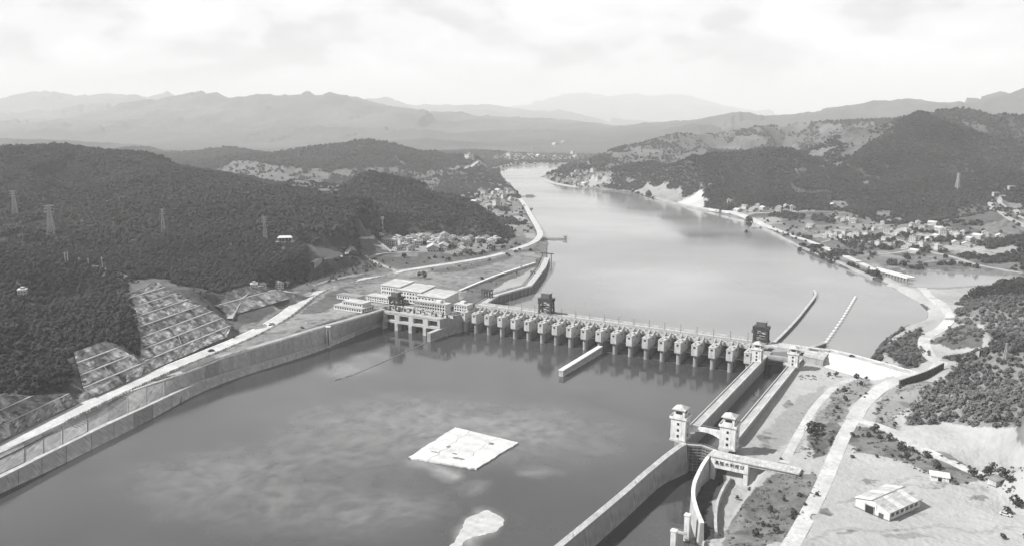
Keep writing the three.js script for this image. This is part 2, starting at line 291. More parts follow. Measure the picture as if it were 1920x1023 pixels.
// valley floor on the far shores: fields, clearings, hamlets, sunlit patches painted paler
paint([[1350, 400], [1420, 385], [1500, 395], [1580, 395], [1640, 415], [1760, 420], [1790, 405], [1830, 385], [1920, 380], [1920, 545], [1850, 545], [1760, 545], [1700, 545], [1640, 515], [1520, 470], [1420, 420]], 0.21, 0.05);
paint([[1110, 315], [1160, 335], [1200, 356], [1180, 361], [1090, 352], [1030, 340], [1010, 331], [1060, 324]], 0.22, 0.12);
paint([[880, 378], [905, 362], [940, 355], [985, 378], [1000, 412], [1016, 442], [985, 452], [950, 440], [905, 402]], 0.25, 0.06);
paint([[800, 345], [830, 322], [905, 322], [940, 345], [925, 362], [860, 366]], 0.10, 0.55);
paint([[440, 300], [520, 312], [640, 335], [700, 322], [830, 320], [820, 345], [760, 352], [640, 370], [500, 345], [400, 322]], 0.17, 0.3);  // valley strip toned paler to paint in sunlight between cloud shadows
paint([[940, 318], [900, 314], [840, 322], [820, 319], [880, 308], [965, 303], [1090, 303], [1110, 312]], 0.28, 0.2);
paint([[1020, 252], [1060, 246], [1110, 250], [1150, 262], [1100, 300], [960, 303], [930, 296], [1000, 270]], 0.24, 0.25);
paint([[1120, 318], [1170, 280], [1220, 258], [1300, 247], [1420, 240], [1520, 232], [1640, 226], [1690, 232], [1640, 262], [1580, 292], [1545, 308], [1500, 276], [1440, 270], [1380, 278], [1330, 280], [1260, 312], [1220, 298], [1150, 322]], 0.12, 0.42);  // far hillside toned paler, a break in the cloud shadow painted as land colour
paint([[1800, 225], [1830, 228], [1860, 250], [1835, 256]], 0.12, 0.4);
// near bank
paint([[240, 532], [290, 520], [340, 536], [440, 545], [560, 530], [690, 500], [672, 447], [706, 445], [760, 438], [850, 440], [905, 440], [960, 445], [1016, 442], [1030, 470], [1024, 486], [985, 540], [905, 565], [862, 605], [725, 612], [610, 660], [470, 702], [356, 748], [200, 832], [0, 930], [-80, 970], [-80, 740], [38, 735], [125, 735], [145, 660], [195, 640], [265, 672], [248, 585], [232, 550]], 0.13, 0.025);
paint([[232, 553], [292, 531], [314, 543], [407, 591], [445, 624], [262, 710], [264, 640], [248, 585]], 0.17);
paint([[238, 556], [292, 533], [312, 545], [330, 560], [345, 590], [270, 635], [252, 590]], 0.25);
paint([[137, 662], [195, 642], [232, 662], [275, 680], [262, 712], [186, 748], [158, 740], [147, 695]], 0.16);
paint([[139, 663], [195, 643], [228, 662], [150, 692]], 0.25);
paint([[-60, 760], [38, 737], [85, 757], [125, 738], [145, 762], [0, 834], [-80, 872]], 0.12);
paint([[264, 700], [330, 672], [440, 622], [452, 634], [395, 657], [275, 712]], 0.10, 0.12);
paint([[400, 575], [445, 545], [520, 545], [555, 548], [520, 590], [465, 607], [440, 600]], 0.085);
paint([[344, 545], [385, 541], [410, 560], [425, 590], [395, 585]], 0.08, 0.2);
paint([[420, 592], [440, 565], [452, 552], [480, 545], [545, 541], [560, 548], [480, 546], [452, 561], [430, 598]], 0.28);
paint([[500, 590], [545, 548], [600, 546], [560, 575], [520, 600], [470, 632], [440, 625], [465, 607]], 0.26);
paint([[561, 451], [660, 478], [672, 481], [588, 499]], 0.11);
paint([[588, 502], [680, 482], [720, 500], [660, 520], [600, 532], [575, 520]], 0.06, 0.25);
paint([[672, 447], [706, 449], [735, 472], [680, 478]], 0.1);
paint([[690, 482], [800, 474], [806, 490], [770, 502], [745, 502], [712, 490]], 0.09, 0.02);
paint([[706, 447], [722, 434], [770, 436], [830, 436], [880, 452], [960, 452], [935, 468], [860, 480], [800, 472], [740, 472]], 0.26, 0.05);
paint([[820, 482], [930, 468], [960, 458], [985, 455], [930, 478], [830, 492]], 0.1, 0.2);
paint([[640, 545], [690, 528], [740, 512], [800, 506], [880, 494], [960, 473], [1015, 478], [1000, 492], [905, 528], [880, 540], [862, 560], [862, 606], [725, 610], [610, 660], [470, 700], [410, 700], [395, 668], [530, 604], [600, 560]], 0.27);
paint([[800, 508], [880, 495], [950, 477], [965, 482], [900, 500], [830, 512]], 0.11, 0.05);
paint([[590, 560], [640, 538], [658, 545], [660, 556], [600, 585], [548, 588]], 0.10);
paint([[608, 610], [640, 592], [660, 600], [625, 612]], 0.13);
paint([[905, 560], [925, 540], [1000, 500], [985, 535], [935, 552]], 0.42);
paint([[1000, 480], [1016, 442], [985, 400], [965, 362], [985, 370], [1003, 410], [1030, 455], [1022, 486]], 0.33);
stroke([[700, 510], [640, 520], [585, 535]], 6, 0.3);
stroke([[0, 838], [100, 792], [200, 744], [300, 698], [395, 659], [455, 634], [500, 612], [530, 594], [560, 571], [580, 556], [605, 543], [650, 530], [700, 519], [750, 509], [800, 501], [860, 492], [920, 481], [965, 468], [1000, 455], [1013, 442], [1008, 425], [996, 405], [985, 385], [968, 364]], 26, 0.26);
// bank beside the lock
paint([[1370, 830], [1470, 690], [1480, 650], [1560, 640], [1640, 690], [1660, 640], [1730, 600], [1742, 580], [1650, 525], [1690, 500], [1920, 520], [1940, 1100], [1300, 1100], [1320, 980], [1360, 870]], 0.47, 0.004);
paint([[1655, 512], [1700, 504], [1790, 508], [1895, 516], [1850, 536], [1760, 541], [1700, 538]], 0.3, 0);
paint([[1495, 745], [1530, 722], [1545, 722], [1530, 752], [1450, 850], [1405, 860], [1440, 800]], 0.36);
paint([[1555, 740], [1590, 712], [1640, 708], [1625, 735], [1590, 770], [1545, 830], [1500, 840]], 0.27, 0.05);
paint([[1512, 815], [1560, 785], [1580, 800], [1555, 850], [1510, 860]], 0.16, 0.25);
paint([[1420, 910], [1480, 880], [1530, 885], [1540, 930], [1500, 1000], [1370, 1040], [1350, 1000]], 0.2, 0.03);
paint([[1590, 795], [1640, 800], [1740, 850], [1830, 880], [1820, 905], [1760, 910], [1700, 870], [1600, 850]], 0.19, 0.12);
paint([[1640, 770], [1655, 735], [1700, 716], [1760, 715], [1730, 745], [1705, 790], [1690, 810], [1640, 790]], 0.3, 0.08);
paint([[1645, 655], [1690, 628], [1730, 612], [1735, 640], [1742, 670], [1715, 690], [1690, 692]], 0.10, 0.5);
paint([[1748, 640], [1775, 615], [1820, 600], [1845, 620], [1835, 650], [1780, 658]], 0.12, 0.5);
paint([[1845, 540], [1930, 520], [1940, 830], [1880, 815], [1820, 795], [1760, 790], [1720, 800], [1700, 775], [1715, 745], [1760, 715], [1800, 690], [1760, 672], [1850, 655], [1850, 610], [1790, 600], [1800, 560]], 0.24, 0.82);
paint([[1712, 805], [1760, 790], [1830, 796], [1925, 840], [1925, 880], [1840, 870], [1750, 830]], 0.5);
paint([[1680, 780], [1700, 762], [1712, 775], [1705, 798]], 0.5);
// plain across the reservoir: lanes, fields, tree belts
stroke([[1410, 404], [1460, 396], [1495, 396], [1540, 393], [1575, 392], [1600, 393]], 9, 0.42);
paint([[1400, 405], [1440, 398], [1500, 399], [1560, 397], [1540, 406], [1440, 412]], 0.11);
paint([[1525, 408], [1560, 405], [1580, 412], [1545, 418]], 0.07, 0.6);
paint([[1560, 446], [1640, 442], [1690, 452], [1720, 462], [1680, 466], [1600, 470]], 0.1, 0.5);
paint([[1640, 470], [1740, 468], [1760, 478], [1700, 486], [1650, 480]], 0.3);
paint([[1690, 490], [1790, 485], [1830, 500], [1780, 508], [1700, 504]], 0.13);
paint([[1800, 470], [1850, 455], [1900, 440], [1925, 455], [1925, 490], [1850, 495], [1810, 482]], 0.09, 0.7);
paint([[1790, 405], [1810, 370], [1830, 375], [1860, 395], [1850, 420], [1760, 425], [1745, 412]], 0.1, 0.5);
paint([[1700, 450], [1770, 440], [1800, 450], [1830, 462], [1790, 470], [1720, 464]], 0.38, 0.04);
paint([[1560, 480], [1650, 490], [1690, 500], [1650, 512], [1600, 500], [1540, 470]], 0.24, 0.02);
paint([[1850, 385], [1875, 358], [1890, 352], [1885, 372], [1905, 398], [1925, 405], [1925, 425], [1880, 405]], 0.13, 0.3);
for (const k of [-2.2, 0, 2.4]) { // wheel tracks over the pale yard
  stroke([[1560 + k, 940], [1620 + k, 925 + k], [1700, 900 + k * 2], [1780, 905 + k], [1850, 930 + k]], 1.1, 0.36); stroke([[1510 + k * 2, 1010], [1580, 990 + k], [1660, 1000 + k], [1760, 985 + k], [1900, 990 + k]], 1.0, 0.37); stroke([[1470 + k * 2, 860], [1500 + k * 2, 800], [1535 + k * 2, 742], [1600, 716 + k]], 1, 0.3); }
for (const [x, y, a, b] of [[1590, 1000, 26, 7], [1720, 960, 40, 10], [1830, 940, 30, 9], [1440, 820, 16, 9], [1470, 760, 12, 10], [1540, 960, 14, 12], [1640, 905, 18, 8], [1700, 1010, 50, 8]]) paint(Array.from({ length: 9 }, (_, i) => [x + a * Math.cos(i * .7) * (0.7 + .4 * vn(i * 2.3, x)), y + b * Math.sin(i * .7) * (0.7 + .4 * vn(x, i * 1.7))]), 0.3 + 0.1 * vn(x, y));
{ // a scatter of small fields and copses, so that flats are not even
  const r = rng(5);
  const flats = [[1420, 1880, 400, 500, 170], [1030, 1130, 322, 350, 16], [890, 1000, 365, 445, 40], [700, 940, 440, 480, 12], [480, 820, 318, 350, 60], [1120, 1640, 235, 310, 160]];
  for (const [x0, x1, y0, y1, n] of flats) for (let i = 0; i < n; i++) {
    const [x, z] = T2([lerp(x0, x1, r()), lerp(y0, y1, r())]); if (sdf(RES, x, z, 60) < 14) { r(); continue; }
    const far = Math.hypot(x, z), a = r() * 3.14, L = (10 + r() * 26) * far / 1700, w = L * (0.25 + r() * 0.5), c = Math.cos(a), s = Math.sin(a), dark = r();
    const q = [[-L, -w], [L, -w], [L, w], [-L, w]].map(([u, v]) => [x + u * c - v * s, z + u * s + v * c]);
    for (const ch of charts) ch.fill(q, x0 === 1120 || x0 === 480 ? 0.08 + 0.1 * dark : dark < 0.45 ? 0.09 : dark < 0.75 ? 0.2 : 0.38, dark < 0.3 ? 0.7 : 0.02);
  }
}
// the wooded hills themselves
for (const r of ridges.filter(r => r.reach === 300 || r.reach === 420)) for (const c of charts) c.fill([...r.pts.map(p => [p[0], p[2] - 130]), ...r.pts.map(p => [p[0], p[2] + 70]).reverse()], 0.05, 1);
paint([[640, 398], [665, 350], [700, 332], [740, 340], [800, 356], [870, 376], [905, 392], [935, 410], [964, 438], [960, 447], [900, 447], [850, 437], [770, 435], [725, 432], [690, 430]], 0.05, 1);
paint([[1130, 352], [1150, 340], [1190, 318], [1225, 308], [1262, 322], [1330, 294], [1385, 290], [1440, 282], [1480, 283], [1510, 299], [1545, 318], [1600, 296], [1640, 268], [1685, 232], [1720, 220], [1755, 229], [1800, 254], [1840, 266], [1920, 276], [1920, 350], [1880, 350], [1830, 372], [1790, 400], [1760, 418], [1640, 413], [1580, 392], [1500, 393], [1420, 384], [1350, 396], [1320, 388], [1186, 358]], 0.05, 1);
paint([[470, 352], [560, 364], [612, 379], [640, 398], [690, 428], [470, 400]], 0.05, 1);
// bare rock and earth on the flanks
paint([[1186, 360], [1216, 339], [1222, 352], [1232, 349], [1258, 336], [1250, 352], [1262, 358], [1276, 350], [1278, 372], [1300, 362], [1316, 352], [1318, 372], [1320, 390], [1285, 391], [1262, 384], [1230, 373]], 0.34);
paint([[1263, 384], [1284, 372], [1303, 363], [1312, 356], [1320, 375], [1316, 391], [1290, 391]], 0.6);
for (const [x, y, a, b] of [[1316, 346, 5, 3], [1330, 347, 5, 2], [1368, 378, 6, 2], [1495, 318, 5, 2], [1180, 338, 9, 7], [1572, 384, 20, 8], [1622, 343, 7, 5], [1642, 335, 3, 3], [1655, 402, 18, 9], [1685, 411, 12, 4], [1640, 417, 8, 4], [197, 377, 10, 3], [449, 402, 6, 4], [557, 376, 4, 8], [310, 466, 9, 3], [112, 447, 10, 4], [70, 432, 7, 4]])
  paint([[x - a, y], [x - a * .5, y - b], [x + a * .6, y - b * .8], [x + a, y + b * .3], [x + a * .3, y + b], [x - a * .7, y + b * .7]], 0.24, 0.05);
paint([[735, 290], [742, 293], [760, 309], [755, 311]], 0.3);
stroke([[480, 404], [500, 407], [525, 412], [548, 417], [570, 421]], 9, 0.25, 0.05);
stroke([[560, 355], [640, 365], [665, 372]], 22, 0.15, 0.2);
stroke([[122, 495], [150, 495], [165, 496], [185, 502], [192, 508], [188, 520]], 4, 0.3, 0);
stroke([[210, 510], [225, 518], [240, 530]], 8, 0.16, 0.1);
stroke([[535, 462], [515, 475], [505, 488]], 4, 0.2, 0);
paint([[718, 418], [730, 430], [755, 443], [700, 446]], 0.13, 0.1);

function chartTexture(ch, seed) {
  const n = ch.n, d = new Uint8Array(n * n * 4), cell = ch.size / n;
  for (let j = 0; j < n; j++) for (let i = 0; i < n; i++) {
    const x = ch.x0 + (i + 0.5) * cell, z = ch.z0 + (j + 0.5) * cell;
    const wx = x + 5 * vn(x * 0.06, z * 0.06) + 1.2 * vn(x * 0.3, z * 0.3), wz = z + 5 * vn(x * 0.06 + 31, z * 0.06) + 1.2 * vn(x * 0.3 + 9, z * 0.3);
    let t = ch.read('tone', wx, wz); if (t < 0) t = 0.05;
    const w = Math.max(0, ch.read('wood', wx, wz)), open = 1 - w;
    const m = fbm(x * 0.02 + seed, z * 0.02, 4), f = fbm(x * 0.22, z * 0.22 + seed, 3);
    t *= 1 + (0.22 + 0.3 * (t < 0.3)) * m + (0.11 + 0.3 * (t < 0.3)) * f;
    if (open > 0.5 && t < 0.34 && vn(x * 0.13 + 7, z * 0.13) > 0.45) t *= 0.62;           // weeds
    const v = Math.round(255 * Math.pow(clamp(t * 0.56, 0.008, 1), 1 / 2.2)), o = (j * n + i) * 4;
    d[o] = d[o + 1] = d[o + 2] = v; d[o + 3] = 255;
  }
  const t = new THREE.DataTexture(d, n, n); t.colorSpace = THREE.SRGBColorSpace; t.magFilter = THREE.LinearFilter; t.minFilter = THREE.LinearFilter; t.needsUpdate = true;
  return t;
}
function noiseTexture(n, period, fn, wrap = true) {     // seamless grey texture
  const d = new Uint8Array(n * n * 4);
  for (let j = 0; j < n; j++) for (let i = 0; i < n; i++) { const v = clamp(Math.round(255 * fn(i / n, j / n)), 0, 255), o = (j * n + i) * 4; d[o] = d[o + 1] = d[o + 2] = v; d[o + 3] = 255; }
  const t = new THREE.DataTexture(d, n, n); t.magFilter = THREE.LinearFilter; t.wrapS = t.wrapT = THREE.RepeatWrapping; t.needsUpdate = true; return t;
}
// noise that repeats after 1: a blend of four shifted reads
const tile = (f) => (u, v) => { const a = smooth(0, 1, u), b = smooth(0, 1, v); return lerp(lerp(f(u + 1, v + 1), f(u, v + 1), a), lerp(f(u + 1, v), f(u, v), a), b); };
const grain = noiseTexture(256, 1, tile((u, v) => 0.5 + 0.55 * fbm(u * 24, v * 24, 4)));

// ------------------------------------------------------------------ ground sheets
const tag = (o, label, category, group, kind) => { if (kind) o.userData.kind = kind; if (label) o.userData.label = label; if (category) o.userData.category = category; if (group) o.userData.group = group; return o; };
const angles = []; for (let a = -80; a < -36; a += 2) angles.push(a); for (let a = -36; a < 36; a += 0.095) angles.push(a); for (let a = 36; a <= 80; a += 2) angles.push(a);
const rings = []; { let r = 60; while (r < 46000) { rings.push(r); r *= r < 380 ? 1.12 : r < 1500 ? 1.0034 : r < 6000 ? 1.0062 : 1.011; } }
function sheet(name, i0, i1, chart, mat) {
  const na = angles.length, nr = i1 - i0 + 1, pos = new Float32Array(na * nr * 3), uv = new Float32Array(na * nr * 2), idx = new Uint32Array((na - 1) * (nr - 1) * 6); let k = 0;
  for (let j = 0; j < nr; j++) for (let i = 0; i < na; i++) {
    const r = rings[i0 + j], a = angles[i] * Math.PI / 180, x = r * Math.sin(a), z = -r * Math.cos(a), o = j * na + i;
    let y = ground(x, z);
    if (r > 3300 && y > 30) y += 7 * fbm(x * 0.02, z * 0.02, 3) * smooth(3300, 4500, r);     // distant canopy
    pos[o * 3] = x; pos[o * 3 + 1] = y; pos[o * 3 + 2] = z;
    uv[o * 2] = (x - chart.x0) / chart.size; uv[o * 2 + 1] = (z - chart.z0) / chart.size;
    if (i && j) { const p = o, q = o - 1, s = o - na, t = s - 1; idx[k++] = t; idx[k++] = s; idx[k++] = p; idx[k++] = t; idx[k++] = p; idx[k++] = q; }
  }
  const g = new THREE.BufferGeometry(); g.setAttribute('position', new THREE.BufferAttribute(pos, 3)); g.setAttribute('uv', new THREE.BufferAttribute(uv, 2)); g.setIndex(new THREE.BufferAttribute(idx, 1)); g.computeVertexNormals();
  const m = new THREE.Mesh(g, mat); m.name = name; m.castShadow = m.receiveShadow = true; m.userData.kind = 'structure'; scene.add(m); return m;
}
function groundMat(chart, seed, bump) {
  const t = chartTexture(chart, seed), b = grain.clone(); b.repeat.set(chart.size / 60, chart.size / 60); b.needsUpdate = true;
  return new THREE.MeshStandardMaterial({ map: t, bumpMap: b, bumpScale: bump, roughness: 1 });
}
const iNear = rings.findIndex(r => r > 1150), iMid = rings.findIndex(r => r > 5200);
sheet('ground', 0, iNear, nearChart, groundMat(nearChart, 3, 0.8));
sheet('hill', iNear, iMid, farChart, groundMat(farChart, 3, 1.5));
sheet('mountain', iMid, rings.length - 1, { x0: 0, z0: 0, size: 600 }, new THREE.MeshStandardMaterial({ color: new THREE.Color(0.075, 0.075, 0.075), roughness: 1, bumpMap: grain, bumpScale: 9, map: (() => { const t = noiseTexture(512, 1, tile((u, v) => 0.62 + 0.5 * fbm(u * 5, v * 5, 6) + 0.25 * smooth(0.15, 0.4, fbm(u * 9 + 5, v * 9, 4)))); t.colorSpace = THREE.SRGBColorSpace; t.repeat.set(0.12, 0.12); return t; })() }));

// ------------------------------------------------------------------ water
function flat(name, pts, y, mat) {
  const s = new THREE.ShapeGeometry(new THREE.Shape(pts.map(([x, z]) => new THREE.Vector2(x, -z)))); s.rotateX(-Math.PI / 2); s.translate(0, y, 0);
  const p = s.attributes.position, u = s.attributes.uv; for (let i = 0; i < p.count; i++) u.setXY(i, p.getX(i), p.getZ(i));
  const m = new THREE.Mesh(s, mat); m.name = name; m.receiveShadow = true; m.userData.kind = 'structure'; scene.add(m); return m;
}
const rough = noiseTexture(512, 1, tile((u, v) => 0.5 + 0.6 * fbm(u * 5, v * 9, 5)));
const wavelets = noiseTexture(512, 1, tile((u, v) => 0.5 + 0.5 * fbm(u * 40, v * 40, 4)));
const silt = noiseTexture(512, 1, tile((u, v) => 0.72 + 0.28 * fbm(u * 4, v * 4, 6))); silt.colorSpace = THREE.SRGBColorSpace;
function waterMat(tone, r, rep, bump, map) {
  const a = rough.clone(), b = wavelets.clone(); a.repeat.set(1 / rep, 1 / rep); b.repeat.set(1 / 90, 1 / 90); a.needsUpdate = b.needsUpdate = true;
  let c = map; if (!c) { c = silt.clone(); c.repeat.set(1 / rep / 1.3, 1 / rep / 1.3); c.needsUpdate = true; tone *= 2; }
  return new THREE.MeshPhysicalMaterial({ color: new THREE.Color(tone, tone, tone), roughness: r, roughnessMap: a, bumpMap: b, bumpScale: bump, ior: 1.5, specularIntensity: 1, map: c });
}
// silt in the tailwater, cloudy sheen painted midstream as broad pale blobs: plumes off the slab and the sand bar, a slick along the boom
function tailSiltSheen() {
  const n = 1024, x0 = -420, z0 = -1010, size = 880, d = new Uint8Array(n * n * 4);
  const blobs = [[832, 884, 48, 20, .5], [800, 868, 50, 14, .25], [880, 912, 70, 20, .2], [1018, 888, 46, 18, .2], [900, 985, 62, 40, .75], [866, 1014, 52, 30, .6], [700, 960, 140, 60, .08], [650, 690, 90, 20, .3], [700, 668, 55, 13, .25], [760, 800, 360, 85, .26], [1010, 810, 260, 66, .2], [430, 890, 300, 80, .2], [640, 950, 320, 70, .15]].map(([x, y, a, b, k]) => { const p = P(x, y, 0), q = P(x + a, y, 0), r = P(x, y - b, 0); return [p[0], p[1], q[0] - p[0], p[1] - r[1], k]; });  // broad last entries paint in the water's sheen, small ones are silt
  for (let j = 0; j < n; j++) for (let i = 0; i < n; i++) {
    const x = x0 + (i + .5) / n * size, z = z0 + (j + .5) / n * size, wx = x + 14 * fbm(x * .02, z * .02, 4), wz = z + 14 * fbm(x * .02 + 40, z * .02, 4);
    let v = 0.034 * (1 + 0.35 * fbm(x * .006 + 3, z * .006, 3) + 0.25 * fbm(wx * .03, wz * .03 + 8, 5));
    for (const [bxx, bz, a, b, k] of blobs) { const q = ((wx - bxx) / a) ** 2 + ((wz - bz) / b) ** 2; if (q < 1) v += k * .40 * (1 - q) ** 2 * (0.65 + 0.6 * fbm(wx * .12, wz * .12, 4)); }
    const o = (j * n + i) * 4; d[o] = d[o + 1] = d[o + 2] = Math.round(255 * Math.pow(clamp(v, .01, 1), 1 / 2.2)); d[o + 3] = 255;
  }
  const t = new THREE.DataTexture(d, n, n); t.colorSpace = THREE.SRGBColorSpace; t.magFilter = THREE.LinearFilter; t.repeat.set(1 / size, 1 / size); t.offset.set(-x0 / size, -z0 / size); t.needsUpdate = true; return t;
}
flat('reservoir', [W(-60, 14), W(460, 14), W(900, 900), W(3500, 1800), W(3500, 5200), W(-2500, 5200), W(-2500, 900), W(-300, 300)], UP, waterMat(0.165, 0.24, 900, 0.03));
flat('tailwater', [W(-104, -27), W(-15, -27), W(-15, 20), W(480, 20), W(480, -60), W(800, -1500), W(-600, -1500), W(-600, -500)], 0, waterMat(1, 0.23, 420, 0.045, tailSiltSheen()));
// ------------------------------------------------------------------ woods
function crownGeometry(seed, clumps, size, up, spread) {          // leaf clumps through the crown's volume
  const r = rng(seed), pos = [], lobes = [];
  for (let i = 0; i < 5; i++) { const a = i * 2.4 + r(), d = i ? 0.42 * spread : 0; lobes.push([Math.cos(a) * d, up * (0.62 + 0.3 * (r() - 0.4)) + (i ? -0.1 : 0.2), Math.sin(a) * d, 0.5 + 0.2 * r()]); }
  for (let i = 0; i < clumps; i++) {
    const l = lobes[i % 5], a = r() * 6.283, c = r() * 2 - 0.75, e = clamp(c, -0.7, 1), q = Math.sqrt(1 - e * e), k = l[3] * (0.75 + 0.35 * r());
    const n = new THREE.Vector3(Math.cos(a) * q, e, Math.sin(a) * q), o = new THREE.Vector3(l[0], l[1], l[2]).addScaledVector(n, k);
    n.add(new THREE.Vector3(r() - 0.5, r() * 0.6, r() - 0.5)).normalize();
    const t = new THREE.Vector3(r() - 0.5, r() - 0.5, r() - 0.5).cross(n).normalize(), b = n.clone().cross(t), s = size * (0.7 + 0.6 * r());
    const v = [0, 1, 2, 3].map(j => { const g = j * 1.571 + r() * 0.5; return o.clone().addScaledVector(t, Math.cos(g) * s).addScaledVector(b, Math.sin(g) * s).addScaledVector(n, -0.22 * s * r()); });
    const m = o.clone().addScaledVector(n, 0.2 * s);
    for (let j = 0; j < 4; j++) for (const w of [m, v[j], v[(j + 1) % 4]]) pos.push(w.x, w.y, w.z);
  }
  const g = new THREE.BufferGeometry(); g.setAttribute('position', new THREE.Float32BufferAttribute(pos, 3)); g.computeVertexNormals(); return g;
}
function trunkGeometry(seed, h) {
  const r = rng(seed), parts = [new THREE.CylinderGeometry(0.035, 0.075, h, 6, 1).translate(0, h / 2, 0)];
  for (let i = 0; i < 4; i++) { const a = i * 1.57 + r(), l = 0.55 + 0.2 * r(); parts.push(new THREE.CylinderGeometry(0.012, 0.03, l, 5, 1).translate(0, l / 2, 0).rotateZ(-0.7).rotateY(a).translate(0, h * (0.55 + 0.12 * i), 0)); }
  return mergeGeometries(parts.map(g => g.toNonIndexed()));
}
const leafMat = new THREE.MeshStandardMaterial({ color: new THREE.Color(0.026, 0.026, 0.026), roughness: 0.9, side: THREE.DoubleSide });
const barkMat = new THREE.MeshStandardMaterial({ color: new THREE.Color(0.12, 0.12, 0.12), roughness: 1 });
const nearCrowns = [[1, 1.0, 1], [2, 1.25, 0.85], [3, 0.85, 1.15], [4, 1.45, 0.7]].map(([s, u, w]) => crownGeometry(s * 13, 64, 0.25, u, w));
const farCrowns = [[5, 1.0, 1], [6, 1.25, 0.9], [7, 0.8, 1.1]].map(([s, u, w]) => crownGeometry(s * 17, 26, 0.42, u, w));
function woods(name, crowns, spots, label) {
  const sets = crowns.map(() => []); spots.forEach((s, i) => sets[(i * 7 + (i >> 3)) % crowns.length].push(s));
  const g = new THREE.Group(); g.name = name; tag(g, label, 'woodland', null, 'stuff'); scene.add(g);
  sets.forEach((set, k) => {
    if (!set.length) return;
    const im = new THREE.InstancedMesh(crowns[k], leafMat, set.length); im.name = 'crown'; im.userData.kind = 'stuff'; im.castShadow = im.receiveShadow = true;
    const m = new THREE.Matrix4(), q = new THREE.Quaternion(), c = new THREE.Color(), Y = new THREE.Vector3(0, 1, 0);
    set.forEach(([x, y, z, r, h, a, t], i) => { q.setFromAxisAngle(Y, a); m.compose(new THREE.Vector3(x, y, z), q, new THREE.Vector3(r, h, r)); im.setMatrixAt(i, m); im.setColorAt(i, c.setRGB(t, t, t)); });
    g.add(im);
  });
  return g;
}
{
  const r = rng(77), near = [], mid = [], far = [], single = [];
  const right = (x, z) => { const d = Math.hypot(x, z); return d < 1150 && x > 150 && toDam(x, z)[0] > 330; };
  const add = (list, r0, r1, step, size, keep) => {
    for (let d = r0; d < r1; d += step) { const n = Math.ceil(1.3 * d / step); for (let i = 0; i < n; i++) {
      const a = -0.65 + 1.3 * (i + r()) / n, q = d + step * r(), x = q * Math.sin(a), z = -q * Math.cos(a), w = wooded(x, z), dice = r(), k = 0.62 + 0.55 * r() * (0.5 + r() * r() * 1.1), turn = r() * 6.28, tone = Math.max(0.3, 0.5 + 1.3 * r() * r() * r() + 0.8 * fbm(x * 0.009, z * 0.009, 4));
      if (dice > w || (keep && !keep(x, z)) || sdf(RES, x, z, 40) < 5 || sdf(TAIL, x, z, 40) < 24 || sdf(POND, x, z, 30) < 3) continue;
      const y = ground(x, z); if (y < 1) continue;
      const thin = w < 0.6 ? 0.75 : 1, bright = right(x, z) ? 3.6 : 1;
      if (list === near && w < 0.3 && single.length < 300) { single.push([x, y - 0.2, z, size * k * thin * 0.8, turn]); continue; }
      list.push([x, y - 0.3, z, size * k * thin, size * k * thin * (0.95 + 0.25 * r()), turn, tone * bright]);
    } }
  };
  add(near, 430, 1250, 4.6, 3.5, (x, z) => !right(x, z)); add(near, 430, 1150, 4.2, 3.0, right); add(mid, 1250, 3000, 6.6, 4.8); add(far, 3000, 5400, 13.5, 8);
  globalThis.console.log('trees', near.length, mid.length, far.length);
  globalThis.console.log('single', single.length);
  // trees standing apart: trunk with limbs, crown
  const kinds = nearCrowns.map((c, i) => { const g = new THREE.Group(), t = new THREE.Mesh(trunkGeometry(i + 3, 1.2), barkMat), m = new THREE.Mesh(c, leafMat); t.name = 'trunk'; m.name = 'crown'; m.position.y = .25; t.castShadow = m.castShadow = t.receiveShadow = m.receiveShadow = true; g.add(t, m); return g; });
  single.forEach(([x, y, z, s, a], i) => {
    const o = kinds[i % 4].clone(), [lx, ls] = toDam(x, z); o.name = `tree_${String(i + 100)}`; o.position.set(x, y, z); o.scale.setScalar(s); o.rotation.y = a; scene.add(o);
    const [label, group] = lx > 330 && ls < 40 ? ['small dark tree scattered on the pale ground beside the lock', 'trees scattered beside the lock'] : x > 150 ? ['small tree on the open shore of the reservoir above the lock', 'trees on the reservoir shore'] : z > -800 ? ['small dark tree at the edge of the cut slopes above the bank road', 'trees by the cut slopes'] : ['small dark tree scattered over the open bank behind the powerhouse', 'trees scattered on the bank yard'];
    tag(o, label, 'tree', group);
  });
  woods('near_forest', nearCrowns, near, 'dense dark forest covering the slopes on both banks beside the dam');
  woods('hillside_forest', farCrowns, mid, 'dark woodland covering the hills along both shores of the reservoir');
  woods('distant_forest', farCrowns, far, 'pale hazy woodland on the hills where the valley narrows');
}
// ------------------------------------------------------------------ materials of built things
const streak = noiseTexture(512, 1, tile((u, v) => 0.80 + 0.16 * fbm(u * 6, v * 6, 5) + 0.14 * fbm(u * 40, v * 2.5 + 4, 3) - 0.10 * smooth(0.2, 0.6, fbm(u * 14 + 9, v * 3, 4))));
streak.colorSpace = THREE.SRGBColorSpace;
const mat = (t, o = {}) => new THREE.MeshStandardMaterial({ color: new THREE.Color(t, t, t), roughness: 0.9, ...o });
const worn = (t, size, o = {}) => { const a = streak.clone(); a.repeat.set(1 / size, 1 / size); a.needsUpdate = true; return mat(t * 1.55, { map: a, ...o }); };
const weeds = noiseTexture(512, 1, tile((u, v) => 0.62 + 0.55 * fbm(u * 9, v * 9, 6) - 0.25 * smooth(0.1, 0.4, fbm(u * 16 + 3, v * 16, 4)))); weeds.colorSpace = THREE.SRGBColorSpace;
const weedy = (t, size) => { const a = weeds.clone(); a.repeat.set(1 / size, 1 / size); a.needsUpdate = true; return mat(t * 2.2, { map: a, roughness: 1 }); };
const even = (t, size) => { const a = paved.clone(); a.repeat.set(1 / size, 1 / size); a.needsUpdate = true; return mat(t * 1.4, { map: a, roughness: 1 }); };
